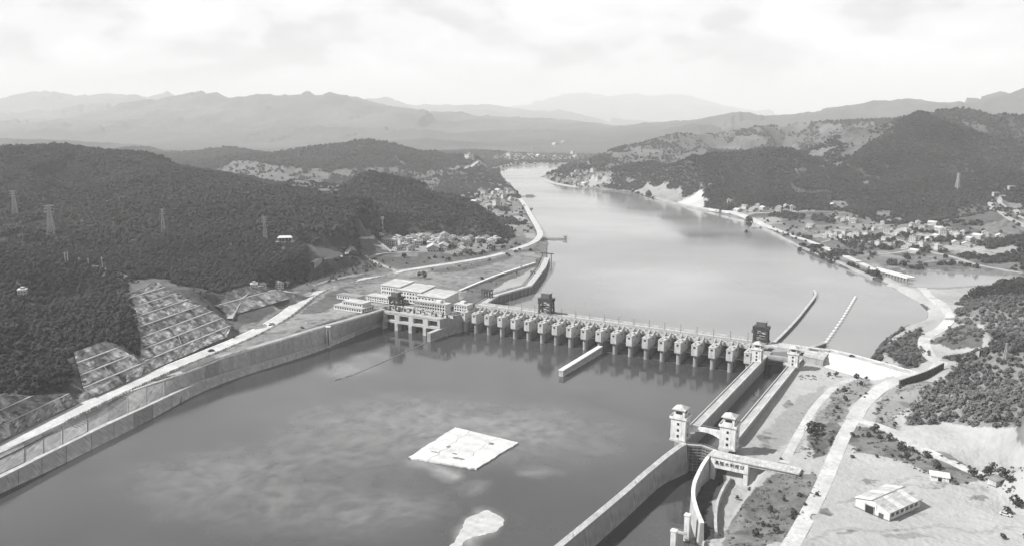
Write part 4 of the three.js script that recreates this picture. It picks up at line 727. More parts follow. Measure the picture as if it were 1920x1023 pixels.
// ------------------------------------------------------------------ navigation lock
{
  const lock = damThing('navigation_lock', 'long ship lock with pale walls and grey water between barrage and bank', 'lock', 334.5, 0, -110);
  const A = -110;                                        // local z = A - s
  const Z = s => A - s;
  mesh('wall', [bx(-18.5, -11.5, -6, 19.6, Z(24), Z(-236))], M.concrete, lock);
  mesh('wall', [bx(11.5, 18.5, -6, 19.6, Z(24), Z(-236))], M.concrete, lock);
  for (const [x, y] of [[-18.7, 1], [-11.8, 1], [11.2, 1], [18.2, 1]]) mesh('parapet', [bx(x, x + .5, 19.6, 20.8, Z(10), Z(-214))], M.white, lock);
  for (const x of [-15, 15]) mesh('walkway', [bx(x - 2.6, x + 2.6, 19.6, 19.85, Z(10), Z(-214))], M.deck, lock);
  const chamber = mesh('chamber_water', [bx(-11.5, 11.5, 4, 9, Z(2), Z(-233))], waterMat(0.05, 0.3, 200, 0.01), lock);
  mesh('sill_wall', [bx(-11.5, 11.5, -6, 19, Z(6), Z(2)), bx(-11.5, 11.5, 19, 21.5, Z(7), Z(1.6))], M.concrete, lock);
  for (const q of [-1, 1]) mesh('upper_gate', [bar([q * 11.2, 15, Z(-4)], [0, 15, Z(1)], 1.2, 9)], M.gate, lock);
  // mitre gate leaves at the lower head, with ribs
  for (const q of [-1, 1]) {
    const g = new THREE.Group(); g.name = 'mitre_gate'; g.position.set(q * 11.3, 0, Z(-235.5)); g.rotation.y = q * -0.36 + (q > 0 ? Math.PI : 0); lock.add(g);
    const leaf = mesh('leaf', [bx(0, 12, -5, 18.8, -.4, .4)], M.gate, g); leaf.name = 'leaf';
    const f = q > 0 ? -1 : 1;
    mesh('rib', [...Array.from({ length: 9 }, (_, i) => bx(0, 12, 1 + i * 2.1, 1.5 + i * 2.1, f * .4, f * 1.2)), ...[.4, 3, 5.8, 8.6, 11.4].map(x => bx(x - .25, x + .25, 0, 18.8, f * .4, f * 1.0))], M.stained, g);
    mesh('footbridge', [bx(0, 12, 18.8, 19.1, -1, 1), bx(0, 12, 20, 20.1, .9, 1), bx(0, 12, 20, 20.1, -1, -.9)], M.rail, g);
  }
  // towers
  function tower(lx, s, y, w, h1, h2, label) {
    const t = damThing('hoist_tower', label, 'tower', lx, y, s, null), a = w / 2, k = a * .72;
    const body = mesh('body', [bx(-a, a, 0, h1, -a, a)], M.white, t);
    mesh('plinth', [bx(-a - .5, a + .5, 0, 1.1, -a - .5, a + .5)], M.pale, t);
    mesh('cornice', [bx(-a - .8, a + .8, h1, h1 + .7, -a - .8, a + .8), bx(-a - .8, a + .8, h1 + .7, h1 + 1.7, a + .5, a + .8), bx(-a - .8, a + .8, h1 + .7, h1 + 1.7, -a - .8, -a - .5), bx(-a - .8, -a - .5, h1 + .7, h1 + 1.7, -a - .5, a + .5), bx(a + .5, a + .8, h1 + .7, h1 + 1.7, -a - .5, a + .5)], M.white, t);
    const cab = mesh('lookout', [bx(-k, k, h1 + .7, h2, -k, k)], M.white, t);
    // hipped roof with an overhang
    const e = k + 1.1, top = [[-e, h2, -e], [e, h2, -e], [e, h2, e], [-e, h2, e]], ap = [0, h2 + 2.6, 0], rf = [bx(-e, e, h2 - .4, h2, -e, e)];
    for (let i = 0; i < 4; i++) { const p = top[i], q = top[(i + 1) % 4]; rf.push(surface([[p, q], [[ap[0], ap[1], ap[2]], [ap[0] + 1e-3, ap[1], ap[2]]]])); }
    const r = mesh('roof', rf, M.roof, t); r.material.side = THREE.DoubleSide;
    for (const [yy, n] of [[h1 * .78, 1], [h1 * .5, 1], [h1 * .24, 1]]) { mesh('window', [bx(-.75, .75, yy - .9, yy + .9, a, a + .12)], M.dark, t); mesh('window', [bx(a, a + .12, yy - .9, yy + .9, -.75, .75)], M.dark, t); }
    const wy = lerp(h1 + .7, h2, .58);
    mesh('window', [bx(-k * .6, k * .6, wy - .9, wy + .9, k, k + .12)], M.dark, t); mesh('window', [bx(k, k + .12, wy - .9, wy + .9, -k * .5, k * .5)], M.dark, t);
    return t;
  }
  tower(317.6, -229, 19.6, 10.5, 16, 22.5, 'tall white hoist tower at the lower lock head beside the tailwater');
  tower(351.2, -227, 19.6, 10.5, 16, 22.5, 'tall white hoist tower at the lower lock head beside the sign bridge');
  tower(318.5, -16, 19.6, 8.4, 12, 17, 'small white hoist tower standing before the grey gantry crane');
  tower(350, -14, 19.6, 8.4, 12, 17, 'small white hoist tower beside the concrete abutment block');
  const fb = damThing('footbridge', 'pale arched footbridge joining the two tall towers over the lock', 'bridge', 334.5, 29, -227);
  { const rows = []; for (let i = 0; i <= 16; i++) { const x = -11.6 + 23.2 * i / 16, y = -1.2 - 3.4 * Math.pow(Math.abs(x) / 11.6, 2.2); rows.push([[x, .9, -2], [x, .9, 2], [x, y, 2], [x, y, -2], [x, .9, -2]]); } mesh('span', surface(rows), M.white, fb).material.side = THREE.DoubleSide; mesh('railing', [bx(-11.6, 11.6, 2, 2.15, 1.8, 1.95), bx(-11.6, 11.6, 2, 2.15, -1.95, -1.8), ...Array.from({ length: 12 }, (_, i) => bx(-11.4 + i * 2.05, -11.25 + i * 2.05, .9, 2, 1.8, 1.95))], M.rail, fb); }
  // lower approach walls
  const gw = spline([[323.4, -236], [320, -247], [315.5, -262], [313.6, -280], [312.2, -311], [307, -388], [296, -520]], 6).map(([a, b]) => W(a, b)), o = gw[0];
  const ap = thing('guide_wall', 'long curving concrete guide wall leading from the lower lock head downstream', 'wall', o[0], 0, o[1]);
  const rel = gw.map(([x, z]) => [x - o[0], z - o[1]]), hs = rel.map((_, i) => 19.6 - 5.4 * smooth(0, 6, i));
  mesh('wall', wallLine(rel, 3.4, -5, hs, 8.5), M.concrete, ap);
  mesh('coping', wallLine(rel, 4, hs.map(h => h), hs.map(h => h + .6)), M.pale, ap);
  mesh('railing', [...rel.slice(0, -1).flatMap((p, i) => [bar([p[0], hs[i] + 1.6, p[1]], [rel[i + 1][0], hs[i + 1] + 1.6, rel[i + 1][1]], .12), bar([p[0], hs[i], p[1]], [p[0], hs[i] + 1.6, p[1]], .12)])], M.rail, ap);
  const cw = spline([[345, -236], [342.6, -250], [342.4, -264], [344.6, -280], [349, -296], [355.5, -311], [364.5, -328]], 3).map(([a, b]) => W(a, b)), c0 = cw[0];
  const cv = thing('guide_wall', 'thin curved concrete wall enclosing the basin beneath the sign bridge', 'wall', c0[0], 0, c0[1]);
  const rc = cw.map(([x, z]) => [x - c0[0], z - c0[1]]), ch = rc.map((_, i) => 19.6 - 6 * smooth(0, rc.length * .35, i));
  mesh('wall', wallLine(rc, 2, -5, ch, 3.6), M.pale, cv); mesh('coping', wallLine(rc, 2.4, ch, ch.map(h => h + .4)), M.white, cv);
  const inner = spline([[358, -246], [358.5, -262], [361, -285], [366, -306], [371, -322]], 4).map(([a, b]) => W(a, b)), i0 = inner[0];
  const iw = thing('retaining_wall', 'low inner retaining wall of the basin beneath the sign bridge', 'wall', i0[0], 0, i0[1]);
  mesh('wall', wallLine(inner.map(([x, z]) => [x - i0[0], z - i0[1]]), 1.6, -3, 7.6, 2.4), M.pale, iw);
  // the bridge with the lettered face
  const sb = damThing('sign_bridge', 'white bridge with dark characters on its face crossing to the bank road', 'bridge', 357, 0, -244);
  mesh('face_beam', [bx(-12, 12.5, 12.2, 19.6, -3.4, 3.4)], M.white, sb);
  mesh('deck', [bx(-14, 12.5, 19.6, 20.1, -4, 4), side([[-4, 19.6], [-4, 20.1], [4, 20.1], [4, 19.6]], 12.5, 44)], M.deck, sb);
  mesh('parapet', [bx(-12, 44, 20.1, 21.1, 3.6, 4), bx(-12, 44, 20.1, 21.1, -4, -3.6)], M.white, sb);
  mesh('beam', [bx(12.5, 44, 17.6, 19.6, -3, 3)], M.pale, sb);
  for (const x of [-11, 10.6]) mesh('column', [bx(x - 1, x + 1.8, -3, 12.2, -2.8, 2.8)], M.white, sb);
  mesh('column', [bx(30, 32, 10, 17.6, -2.6, 2.6)], M.white, sb);
  // characters as strokes proud of the face: each is drawn in a cell of 10 x 10 [x0, y0, x1, y1]
  const glyphs = [
    [[5, 10, 5, 9], [1, 8.7, 9, 8.7], [3, 7.6, 7, 7.6], [3, 7.6, 3, 6], [7, 7.6, 7, 6], [3, 6, 7, 6], [1.2, 4.8, 8.8, 4.8], [1.2, 4.8, 1.2, 0], [8.8, 4.8, 8.8, 0], [3.3, 3.4, 6.7, 3.4], [3.3, 3.4, 3.3, 1.2], [6.7, 3.4, 6.7, 1.2], [3.3, 1.2, 6.7, 1.2]],
    [[1, 10, 1, 0], [1, 9.6, 3.2, 9.6], [3.2, 9.6, 2, 6.6], [2, 6.6, 3.2, 4], [4.4, 8, 9.4, 8], [4.4, 8, 4, 2.4], [4, 2.4, 3.2, 0], [6.8, 10, 6.8, 5], [4.6, 5, 8.8, 5], [8.8, 5, 5, 0], [5.6, 4, 9.4, 0]],
    [[5, 10, 5, 0], [5, 0, 4, .8], [1, 6.8, 4, 6.8], [4, 6.8, 1, 1.6], [9, 7.8, 6, 5.6], [6, 5.6, 9.2, 1.2]],
    [[4.6, 9.6, 1.2, 8.6], [.8, 6.6, 5.6, 6.6], [3.2, 9, 3.2, 0], [3, 6.4, .8, 2.6], [3.4, 5.8, 5.4, 4], [7, 8.6, 7, 3], [9.2, 9.8, 9.2, 0], [9.2, 0, 8.2, .6]],
    [[.6, 7.4, 4.4, 7.4], [2.5, 10, 2.5, 0], [2.4, 7, .6, 3], [2.8, 6.4, 4.2, 4.6], [5, 9, 9.6, 9], [5, 9, 5, .8], [5, .8, 9.6, .8], [5.8, 7.4, 8.8, 2.6], [8.8, 7.6, 5.8, 2.4]],
    [[2.6, 10, .8, 6.8], [.8, 6.8, 3.6, 6.6], [3.4, 8, .8, 3.6], [.8, 3.6, 4, 4.2], [.8, 1, 4, 2], [4.8, 7.6, 9.6, 7.6], [7, 10, 7, 5], [7, 5, 4.8, 0], [7, 5, 9.6, 0], [5.2, 5, 9, 5]],
  ];
  const cell = 2.9, x0 = -9.2;
  glyphs.forEach((gl, k) => { const q = gl.map(([a, b, c, d]) => bar([x0 + k * 3.3 + a * cell / 10, 14.6 + b * cell / 10, 3.46], [x0 + k * 3.3 + c * cell / 10 + .01, 14.6 + d * cell / 10, 3.46], .34, .12)); mesh('letter', q, M.dark, sb); });
  // mooring posts at the foot of the frame
  let d0;
  [[1288, 1012, 15.5], [1263, 1030, 11.5]].forEach(([px, py, h], i) => {
    const [x, z] = P(px, py, 0), d = thing('mooring_post', i ? 'shorter square white mooring post in the lock approach water' : 'taller square white mooring post in the lock approach water', 'mooring post', x, 0, z, TURN);
    mesh('shaft', [bx(-1.5, 1.5, -5, h, -1.5, 1.5)], M.white, d); mesh('cap', [bx(-1.8, 1.8, h, h + .5, -1.8, 1.8)], M.white, d); mesh('fender', [bx(-1.7, -1.5, 1, h - 3, -.8, .8)], M.dark, d);
  });
  { const [x, z] = P(1274, 1020, 0), d = thing('walkway', 'short pale walkway linking the two mooring posts', 'walkway', x, 0, z, TURN); mesh('deck', [bx(-4, 4, 7, 7.8, -1, 1)], M.pale, d); mesh('rail', [bx(-4, 4, 8.8, 8.9, .8, .9), bx(-4, 4, 8.8, 8.9, -.9, -.8)], M.rail, d); }
  // abutment block and wing embankment
  const ab = damThing('abutment', 'plain concrete abutment block between the lock and the wing embankment', 'abutment', 362.5, 0, 18);
  mesh('block', [prism([[-9, 4], [9.2, 9.5], [9.2, -26], [-9, -26]], -3, 22.6)], M.concrete, ab); mesh('coping', [prism([[-9.4, 4.6], [9.8, 10.2], [9.8, -26.4], [-9.4, -26.4]], 22.6, 24)], M.pale, ab);
  const lockDeck = damThing('lock_bridge', 'pale road bridge carrying the barrage deck over the lock head', 'bridge', 343, 0, 34);
  mesh('deck', [bx(-27, 30, 22.4, 24, -6, 8)], M.deck, lockDeck); mesh('parapet', [bx(-27, 30, 24, 25.1, -6, -5.6), bx(-27, 30, 24, 25.1, 7.6, 8)], M.white, lockDeck);
  const cr = spline([[371, 36, 24], [386, 31, 24], [405, 22, 24], [424, 12, 24], [446, -1, 23.6]], 4).map(([a, b, y]) => { const [x, z] = W(a, b); return [x, y, z]; });
  const pl = cr.map(p => [p[0], p[2]]), c1 = pl[0];
  const we = thing('wing_embankment', 'white faced wing embankment curving from the abutment to the bank road', 'embankment', c1[0], 0, c1[1]);
  const offs = d => offsetLine(pl, d).map(([x, z]) => [x - c1[0], z - c1[1]]);
  const e0 = offs(-6), e1 = offs(6), toe = offs(27), up = offs(-30);
  mesh('crest', surface(cr.map((p, i) => [[e0[i][0], p[1], e0[i][1]], [e1[i][0], p[1], e1[i][1]]])), M.deck, we).material.side = THREE.DoubleSide;
  mesh('face', surface(cr.map((p, i) => [[e1[i][0], p[1] - .02, e1[i][1]], [toe[i][0], Math.min(p[1] - 2, Math.max(8, ground(toe[i][0] + c1[0], toe[i][1] + c1[1]) - .5)), toe[i][1]]])), M.white, we).material.side = THREE.DoubleSide;
  mesh('upstream_face', surface(cr.map((p, i) => [[up[i][0], 8, up[i][1]], [e0[i][0], p[1] - .02, e0[i][1]]])), M.concrete, we).material.side = THREE.DoubleSide;
  mesh('parapet', [...wallLine(offs(-5.8), .4, 24, 25.1), ...wallLine(offs(5.8), .4, 24, 24.9)], M.white, we);
  // guide walls upstream
  const ug = spline([[311, 48], [312.5, 87], [312.5, 180], [310, 260], [305.5, 345], [299, 372]], 8).map(([a, b]) => W(a, b)), u0 = ug[0];
  const uw = thing('guide_wall', 'long thin guide wall running up the reservoir from the lock', 'wall', u0[0], 0, u0[1]);
  const ur = ug.map(([x, z]) => [x - u0[0], z - u0[1]]);
  mesh('wall', wallLine(ur, 2.2, 6, 13.6), M.stained, uw); mesh('coping', wallLine(ur, 3, 13.6, 14.2), M.pale, uw);
  const sg = damThing('guide_wall', 'short low guide wall beside the reservoir buoy line', 'wall', 350, 0, 78);
  mesh('wall', [bar([-8, 12, 24], [8, 12, -24], 2.4, 6)], M.stained, sg); mesh('coping', [bar([-8, 15.2, 24], [8, 15.2, -24], 3, .5)], M.pale, sg);
  // buoys
  let b0; const line = [[357.5, 104], [357, 160], [356, 230], [354, 300], [352, 362]];
  for (let i = 0; i < 19; i++) {
    const f = i / 18 * 4, k = Math.min(3, Math.floor(f)), a = lerp(line[k][0], line[k + 1][0], f - k), s = lerp(line[k][1], line[k + 1][1], f - k);
    if (!b0) { b0 = damThing('buoy', 'white drum buoy in the line floating up the reservoir', 'buoy', a, UP, s, 'buoys in a line on the reservoir'); mesh('drum', [new THREE.CylinderGeometry(2, 2, 1.8, 14).translate(0, .5, 0)], M.buoy, b0); mesh('cap', [new THREE.CylinderGeometry(.8, 1.9, .9, 14).translate(0, 1.85, 0)], M.buoy, b0); mesh('tether', [bar([0, -.2, 0], [-.2, -.2, -11], .5)], M.dark, b0); }
    else { const c = b0.clone(); c.name = numbered('buoy'); const [x, z] = W(a, s); c.position.set(x, UP, z); c.rotation.y += i * .03; scene.add(c); }
  }
}
// ------------------------------------------------------------------ intake walls on the near side of the reservoir
{
  const pts = [[-23, 40], [-38, 106], [-31, 178], [-80, 310], [-117, 392]].map(([a, b]) => W(a, b)), o = pts[0], rel = pts.map(([x, z]) => [x - o[0], z - o[1]]);
  const fw = thing('forebay_wall', 'tall bent forebay wall with buttresses and a pale walkway on top', 'wall', o[0], 0, o[1]);
  mesh('wall', wallLine(rel, 9, 2, 18.6), M.stained, fw); mesh('walkway', wallLine(rel, 11, 18.6, 19.6), M.pale, fw);
  const edge = offsetLine(rel, 5.4);
  for (let i = 0; i + 1 < edge.length; i++) { const n = [7, 8, 14, 9][i]; for (let k = 0; k < n; k++) { const t = (k + .4) / n, x = lerp(edge[i][0], edge[i + 1][0], t), z = lerp(edge[i][1], edge[i + 1][1], t); mesh('buttress', [bx(x - .8, x + .8, 3, 18.6, z - .8, z + .8)], M.concrete, fw); } }
  for (const d of [5.2, -5.2]) mesh('parapet', wallLine(offsetLine(rel, d), .5, 19.6, 20.8), M.paint, fw);
  const hf = thing('gate_hoist', 'dark T-shaped hoist frame at the far end of the forebay wall', 'frame', ...(() => { const [x, z] = W(-119, 398); return [x, 19.6, z]; })(), TURN);
  for (const q of [-8, 0, 8]) mesh('post', [bx(q - .5, q + .5, -14, 5, -.5, .5)], M.steel, hf); mesh('beam', [bx(-12, 12, 5, 6.4, -1, 1)], M.steel, hf);
  const ih = damThing('intake_hoist', 'dark lattice hoist frame standing at the start of the forebay wall', 'frame', -40, 20, 92);
  for (const q of [-6, -2, 2, 6]) mesh('post', [bx(q - .45, q + .45, -6, 10 - Math.abs(q) * .3, -.5, .5), bx(q - .45, q + .45, -6, 9, 4.5, 5.4)], M.steel, ih);
  mesh('beam', [bx(-7.5, 7.5, 9, 10.2, -.8, 5.6), bx(-7, 7, 4, 4.6, -.6, .6), bar([-6, 0, 0], [-2, 9, 0], .4), bar([6, 0, 0], [2, 9, 0], .4)], M.steel, ih);
  const q = [[862, 545], [895, 531], [905, 527], [930, 517], [970, 504], [1003, 493]].map(([x, y]) => P(x, y, 22)), q0 = q[0], qr = q.map(([x, z]) => [x - q0[0], z - q0[1]]);
  const pw = thing('parapet_wall', 'low pale parapet wall crossing the bank yard to the forebay wall', 'wall', q0[0], 0, q0[1]);
  mesh('wall', wallLine(qr, 3.2, 17, 22.6), M.pale, pw); mesh('coping', wallLine(qr, 4, 22.6, 23.1), M.white, pw);
}
// ------------------------------------------------------------------ near bank: revetment with lower wall, walkway, panelled slope; the road on top
{
  const rows = k => spline(bankCols.map(c => { const e = [0, c[6], c[6] + .2, c[5]][k], p = P(c[0], c[1 + k], e); return [p[0], e, p[1]]; }), 1e9).length && bankCols.map(c => { const e = [0, c[6], c[6] + .2, c[5]][k], p = P(c[0], c[1 + k], e); return new THREE.Vector3(p[0], e, p[1]); });
  const curves = [0, 1, 2, 3].map(k => new THREE.CatmullRomCurve3(rows(k), false, 'centripetal'));
  const at = (k, t) => curves[k].getPoint(t), O = at(1, 0.5);
  const em = thing('revetment', 'long concrete river wall with walkway and panelled slope along the forested bank', 'embankment', O.x, 0, O.z);
  const rel = (v, dy = 0) => [v.x - O.x, v.y + dy, v.z - O.z];
  const N = 160, span = (a, b, f) => { const r = []; const n = Math.max(2, Math.round((b - a) * N)); for (let i = 0; i <= n; i++) r.push(f(lerp(a, b, i / n))); return r; };
  const low = v => { const q = v.clone(); q.y = -4; return q; };
  const two = (m) => { m.side = THREE.DoubleSide; return m; };
  for (const m of [M.stained, M.deck, M.panelA, M.panelB, M.panelC, M.panelD, M.concrete, M.white, M.pale]) two(m);
  const BN = 26;
  for (let i = 0; i < BN; i++) { const a = i / BN, b = (i + 1) / BN - 0.0006; mesh('wall_panel', surface(span(a, b, t => { const p = at(0, t), q = at(1, t); return [rel(low(p)), rel(p), rel(q)]; })), i % 5 === 2 ? M.panelD : i % 7 === 3 ? M.panelC : M.panelB, em); }
  mesh('coping', surface(span(0, 1, t => { const p = at(1, t), q = at(2, t), m = p.clone().lerp(q, Math.min(.5, .9 / p.distanceTo(q))); return [rel(p, -.4), rel(p, .35), rel(m, .35), rel(m, -.1)]; })), M.pale, em);
  mesh('walkway', surface(span(0, 1, t => [rel(at(1, t), .02), rel(at(2, t), .02)])), M.pale, em);
  // slope panels: own tone each, stepped 0.15 m apart, with ribs between
  const cutsAt = [0, .10, .155, .20, .232, .262, .30, .335, .372, .41, .445, .478, .5, .535, .57, .61, .66, .71, .76, .82, .88, .94, 1];
  const tones = [M.panelB, M.panelA, M.panelB, M.panelD, M.panelB, M.panelD, M.panelA, M.panelC, M.panelA, M.panelA, M.panelB, M.panelD, M.panelA, M.panelC, M.panelA, M.panelD, M.panelB, M.panelD, M.panelB, M.panelD, M.panelB, M.panelD];
  cutsAt.slice(0, -1).forEach((a, i) => { const b = cutsAt[i + 1], d = (i % 3) * .12;
    mesh('slope_panel', surface(span(a, b, t => { const p = at(2, t), q = at(3, t); return [0, .25, .5, .75, 1].map(f => { const v = p.clone().lerp(q, f); v.y += d + .25 * fbm(v.x * .12, v.z * .12, 2); return rel(v); }); })), tones[i], em);
    if (i % 2 || i < 6) mesh('rib', [bar(rel(at(2, b), .3), rel(at(3, b), .3), .4, .4)], i < 4 ? M.stained : M.concrete, em); });
  for (const [a, b] of [[.165, .255], [.10, .15]]) mesh('groove', span(a, b, t => rel(at(2, t).lerp(at(3, t), .74), .35)).slice(0, -1).map((p, i, l) => i + 1 < l.length ? bar(p, l[i + 1], .5) : bar(p, [p[0] + .1, p[1], p[2]], .5)), M.dark, em);
  mesh('kerb', surface(span(0, 1, t => { const q = at(3, t), p = at(2, t), m = q.clone().lerp(p, -.06); return [rel(q, -.3), rel(q, .7), rel(m, .7), rel(m, -.3)]; })), M.white, em);
  mesh('crest_path', surface(span(0, 1, t => { const q = at(3, t), u = at(3, Math.min(1, t + .004)), v = at(3, Math.max(0, t - .004)), l = Math.hypot(u.x - v.x, u.z - v.z), nx = (u.z - v.z) / l, nz = -(u.x - v.x) / l; return [rel(q, .05), [q.x + nx * 11 - O.x, q.y + .05, q.z + nz * 11 - O.z], [q.x + nx * 11.05 - O.x, q.y - 9, q.z + nz * 11.05 - O.z]]; })), M.lane, em); two(M.lane);
  // steel gauge ladder on the river wall
  { const p = at(0, .478), q = at(1, .478), g = thing('gauge_ladder', 'dark gauge ladder fixed to the river wall below the road', 'ladder', q.x, 0, q.z), d = [p.x - q.x, p.z - q.z]; for (const o of [0, 1.1]) mesh('rail', [bar([d[0] * 1.05 + o, .2, d[1] * 1.05], [d[0] * .05 + o, 4.4, d[1] * .05 + .2], .35)], M.steel, g); mesh('rung', Array.from({ length: 8 }, (_, i) => bar([d[0] * (1.05 - i * .13), .4 + i * .52, d[1] * (1.05 - i * .13)], [d[0] * (1.05 - i * .13) + 1.1, .4 + i * .52, d[1] * (1.05 - i * .13)], .2)), M.steel, g); }
  { const [x, z] = P(615, 616, 20.2), g = thing('gauge_house', 'narrow gauge shaft with a cap on the tailrace river wall', 'gauge house', x, 0, z); mesh('shaft', [bx(-2, 2, 0, 22, -2, 2)], M.pale, g); mesh('cap', [bx(-2.6, 2.6, 22, 22.8, -2.6, 2.6)], M.white, g); mesh('slot', [bx(-.6, .6, 3, 19, 2, 2.1)], M.dark, g); }
  // road along the top, its outer kerb wall and the guard blocks
  const roadPx = [[-420, 1010, 15.6], [-200, 922, 16], [0, 838, 16.6], [100, 792, 16.9], [200, 744, 17.2], [300, 698, 17.6], [395, 659, 18.3], [455, 634, 19.2], [500, 612, 20], [530, 594, 20.6], [560, 571, 21.2], [580, 556, 21.6], [605, 543, 22], [650, 530, 22], [700, 519, 22], [750, 509, 22], [800, 501, 22], [860, 492, 21.6], [920, 481, 21], [965, 468, 20], [1000, 455, 19.4], [1013, 442, 19], [1008, 425, 18], [996, 405, 17], [985, 385, 16.5], [968, 364, 16], [955, 352, 15.5]];
  const line = spline(roadPx.map(([x, y, e]) => { const p = P(x, y, e); return [p[0], e + .5, p[1]]; }), 6), plan = line.map(p => [p[0], p[2]]);
  const half = i => { const x = plan[i][0], z = plan[i][1]; return z > -1150 ? 7.5 : 5; };
  const band = (d0, d1, y0, y1) => surface(plan.map((p, i) => { const a = plan[Math.max(0, i - 1)], b = plan[Math.min(plan.length - 1, i + 1)], l = Math.hypot(b[0] - a[0], b[1] - a[1]), nx = -(b[1] - a[1]) / l, nz = (b[0] - a[0]) / l, h = half(i), y = line[i][1]; return [[p[0] + nx * d0 * h, y + y0, p[1] + nz * d0 * h], [p[0] + nx * d1 * h, y + y1, p[1] + nz * d1 * h]]; }));
  const road = mesh('road', [band(-1, 1, 0, 0), band(-1, -1.001, 0, -3), band(1, 1.001, 0, -3)], M.road); road.userData.kind = 'structure'; two(M.road);
  const lane = mesh('road_marking', [band(-.02, .02, .03, .03)], M.paint); lane.userData.kind = 'structure'; two(M.paint);
  const verge = mesh('pavement', [band(-1.28, -1, .15, .15), band(-1, -1.0005, .15, -.4)], M.white); verge.userData.kind = 'structure';
  const guard = thing('guard_rail', 'dotted row of low guard blocks along the outer edge of the bank road', 'guard rail', plan[60][0], 0, plan[60][1]);
  for (let i = 30; i < plan.length && i < 130; i++) { const a = plan[i - 1], b = plan[i + 1] ?? plan[i], l = Math.hypot(b[0] - a[0], b[1] - a[1]), nx = -(b[1] - a[1]) / l, nz = (b[0] - a[0]) / l; for (const q of [0, .5]) { const x = lerp(plan[i][0], b[0], q) + nx * 7.9 - plan[60][0], z = lerp(plan[i][1], b[1], q) + nz * 7.9 - plan[60][1], y = line[i][1]; if (z < -700) break; mesh('block', [bx(x - .7, x + .7, y - 1, y + 1.1, z - .7, z + .7)], (i + q * 2) % 2 ? M.concrete : M.paint, guard); } }
}
// lanes on both banks
roadStrip('lane', [[590, 553], [545, 548], [500, 543], [470, 546], [452, 560], [440, 580], [430, 600]], 6, M.lane);
roadStrip('lane', [[745, 508], [712, 496], [690, 484], [672, 478], [585, 498]], 6, M.lane);
roadStrip('lane', [[690, 484], [730, 475], [800, 472], [860, 474], [925, 468]], 5, M.lane);
roadStrip('lane', [[735, 473], [722, 463], [708, 452]], 5, M.lane);
roadStrip('lane', [[700, 447], [688, 447], [672, 446]], 4, M.pale);
const bankRoadPx = [[1392, 404], [1440, 424], [1500, 447], [1560, 470], [1610, 491], [1650, 508], [1700, 530], [1745, 556], [1772, 575], [1784, 595], [1772, 612], [1745, 628], [1733, 645], [1742, 664], [1765, 680], [1752, 694], [1716, 705], [1680, 716], [1645, 735], [1618, 760], [1600, 787], [1580, 825], [1562, 865], [1545, 905], [1520, 955], [1490, 1010], [1460, 1060]];
roadStrip('road', bankRoadPx.slice(4, 21), 11, M.road, 0.15);
roadStrip('road', [[1600, 787], [1580, 825], [1562, 865], [1545, 905], [1520, 955], [1490, 1010], [1460, 1060]], 9, M.road, 0.12);
roadStrip('road', [[1320, 391], [1392, 404], [1440, 424], [1500, 447], [1560, 470], [1612, 492]], 11, M.road, 1.2);
roadStrip('shore_track', [[1400, 414], [1450, 436], [1520, 470], [1580, 494], [1640, 522]], 5, M.lane, 0.6);
roadStrip('road', [[1602, 785], [1640, 795], [1700, 825], [1760, 855], [1800, 874], [1845, 893]], 8, M.road, 0.12);
roadStrip('road', [[1700, 702], [1660, 704], [1620, 708], [1575, 720], [1545, 745], [1515, 785], [1490, 830], [1470, 868]], 6, M.road, 0.12);
roadStrip('lane', [[1772, 600], [1800, 596], [1828, 597]], 6, M.lane);
roadStrip('lane', [[1768, 680], [1800, 662], [1845, 664]], 6, M.lane);
roadStrip('motorway', [[1868, 372], [1858, 380], [1860, 388], [1880, 400], [1912, 418], [1950, 436]], 9, M.lane, 0.4);
roadStrip('motorway', [[1897, 360], [1880, 370], [1876, 380], [1890, 392], [1915, 405], [1960, 425]], 9, M.lane, 0.4);
roadStrip('lane', [[1395, 404], [1450, 399], [1500, 397], [1545, 396], [1590, 393]], 6, M.pale, 0.5);
roadStrip('lane', [[1640, 478], [1720, 470], [1780, 480], [1850, 500], [1920, 512]], 7, M.lane, 0.5);
roadStrip('lane', [[1540, 455], [1600, 440], [1660, 444], [1720, 462], [1760, 470]], 5, M.lane, 0.5);
roadStrip('shore_road', [[1120, 338], [1180, 352], [1240, 374], [1290, 388], [1330, 394]], 8, M.lane, 0.8);
roadStrip('shore_road', [[830, 321], [870, 317], [930, 314], [975, 307], [1040, 303], [1085, 302]], 12, M.pale, 1);
roadStrip('lane', [[880, 395], [930, 402], [985, 400]], 6, M.lane, 0.5);
roadStrip('lane', [[890, 376], [935, 370], [965, 372]], 6, M.lane, 0.5);

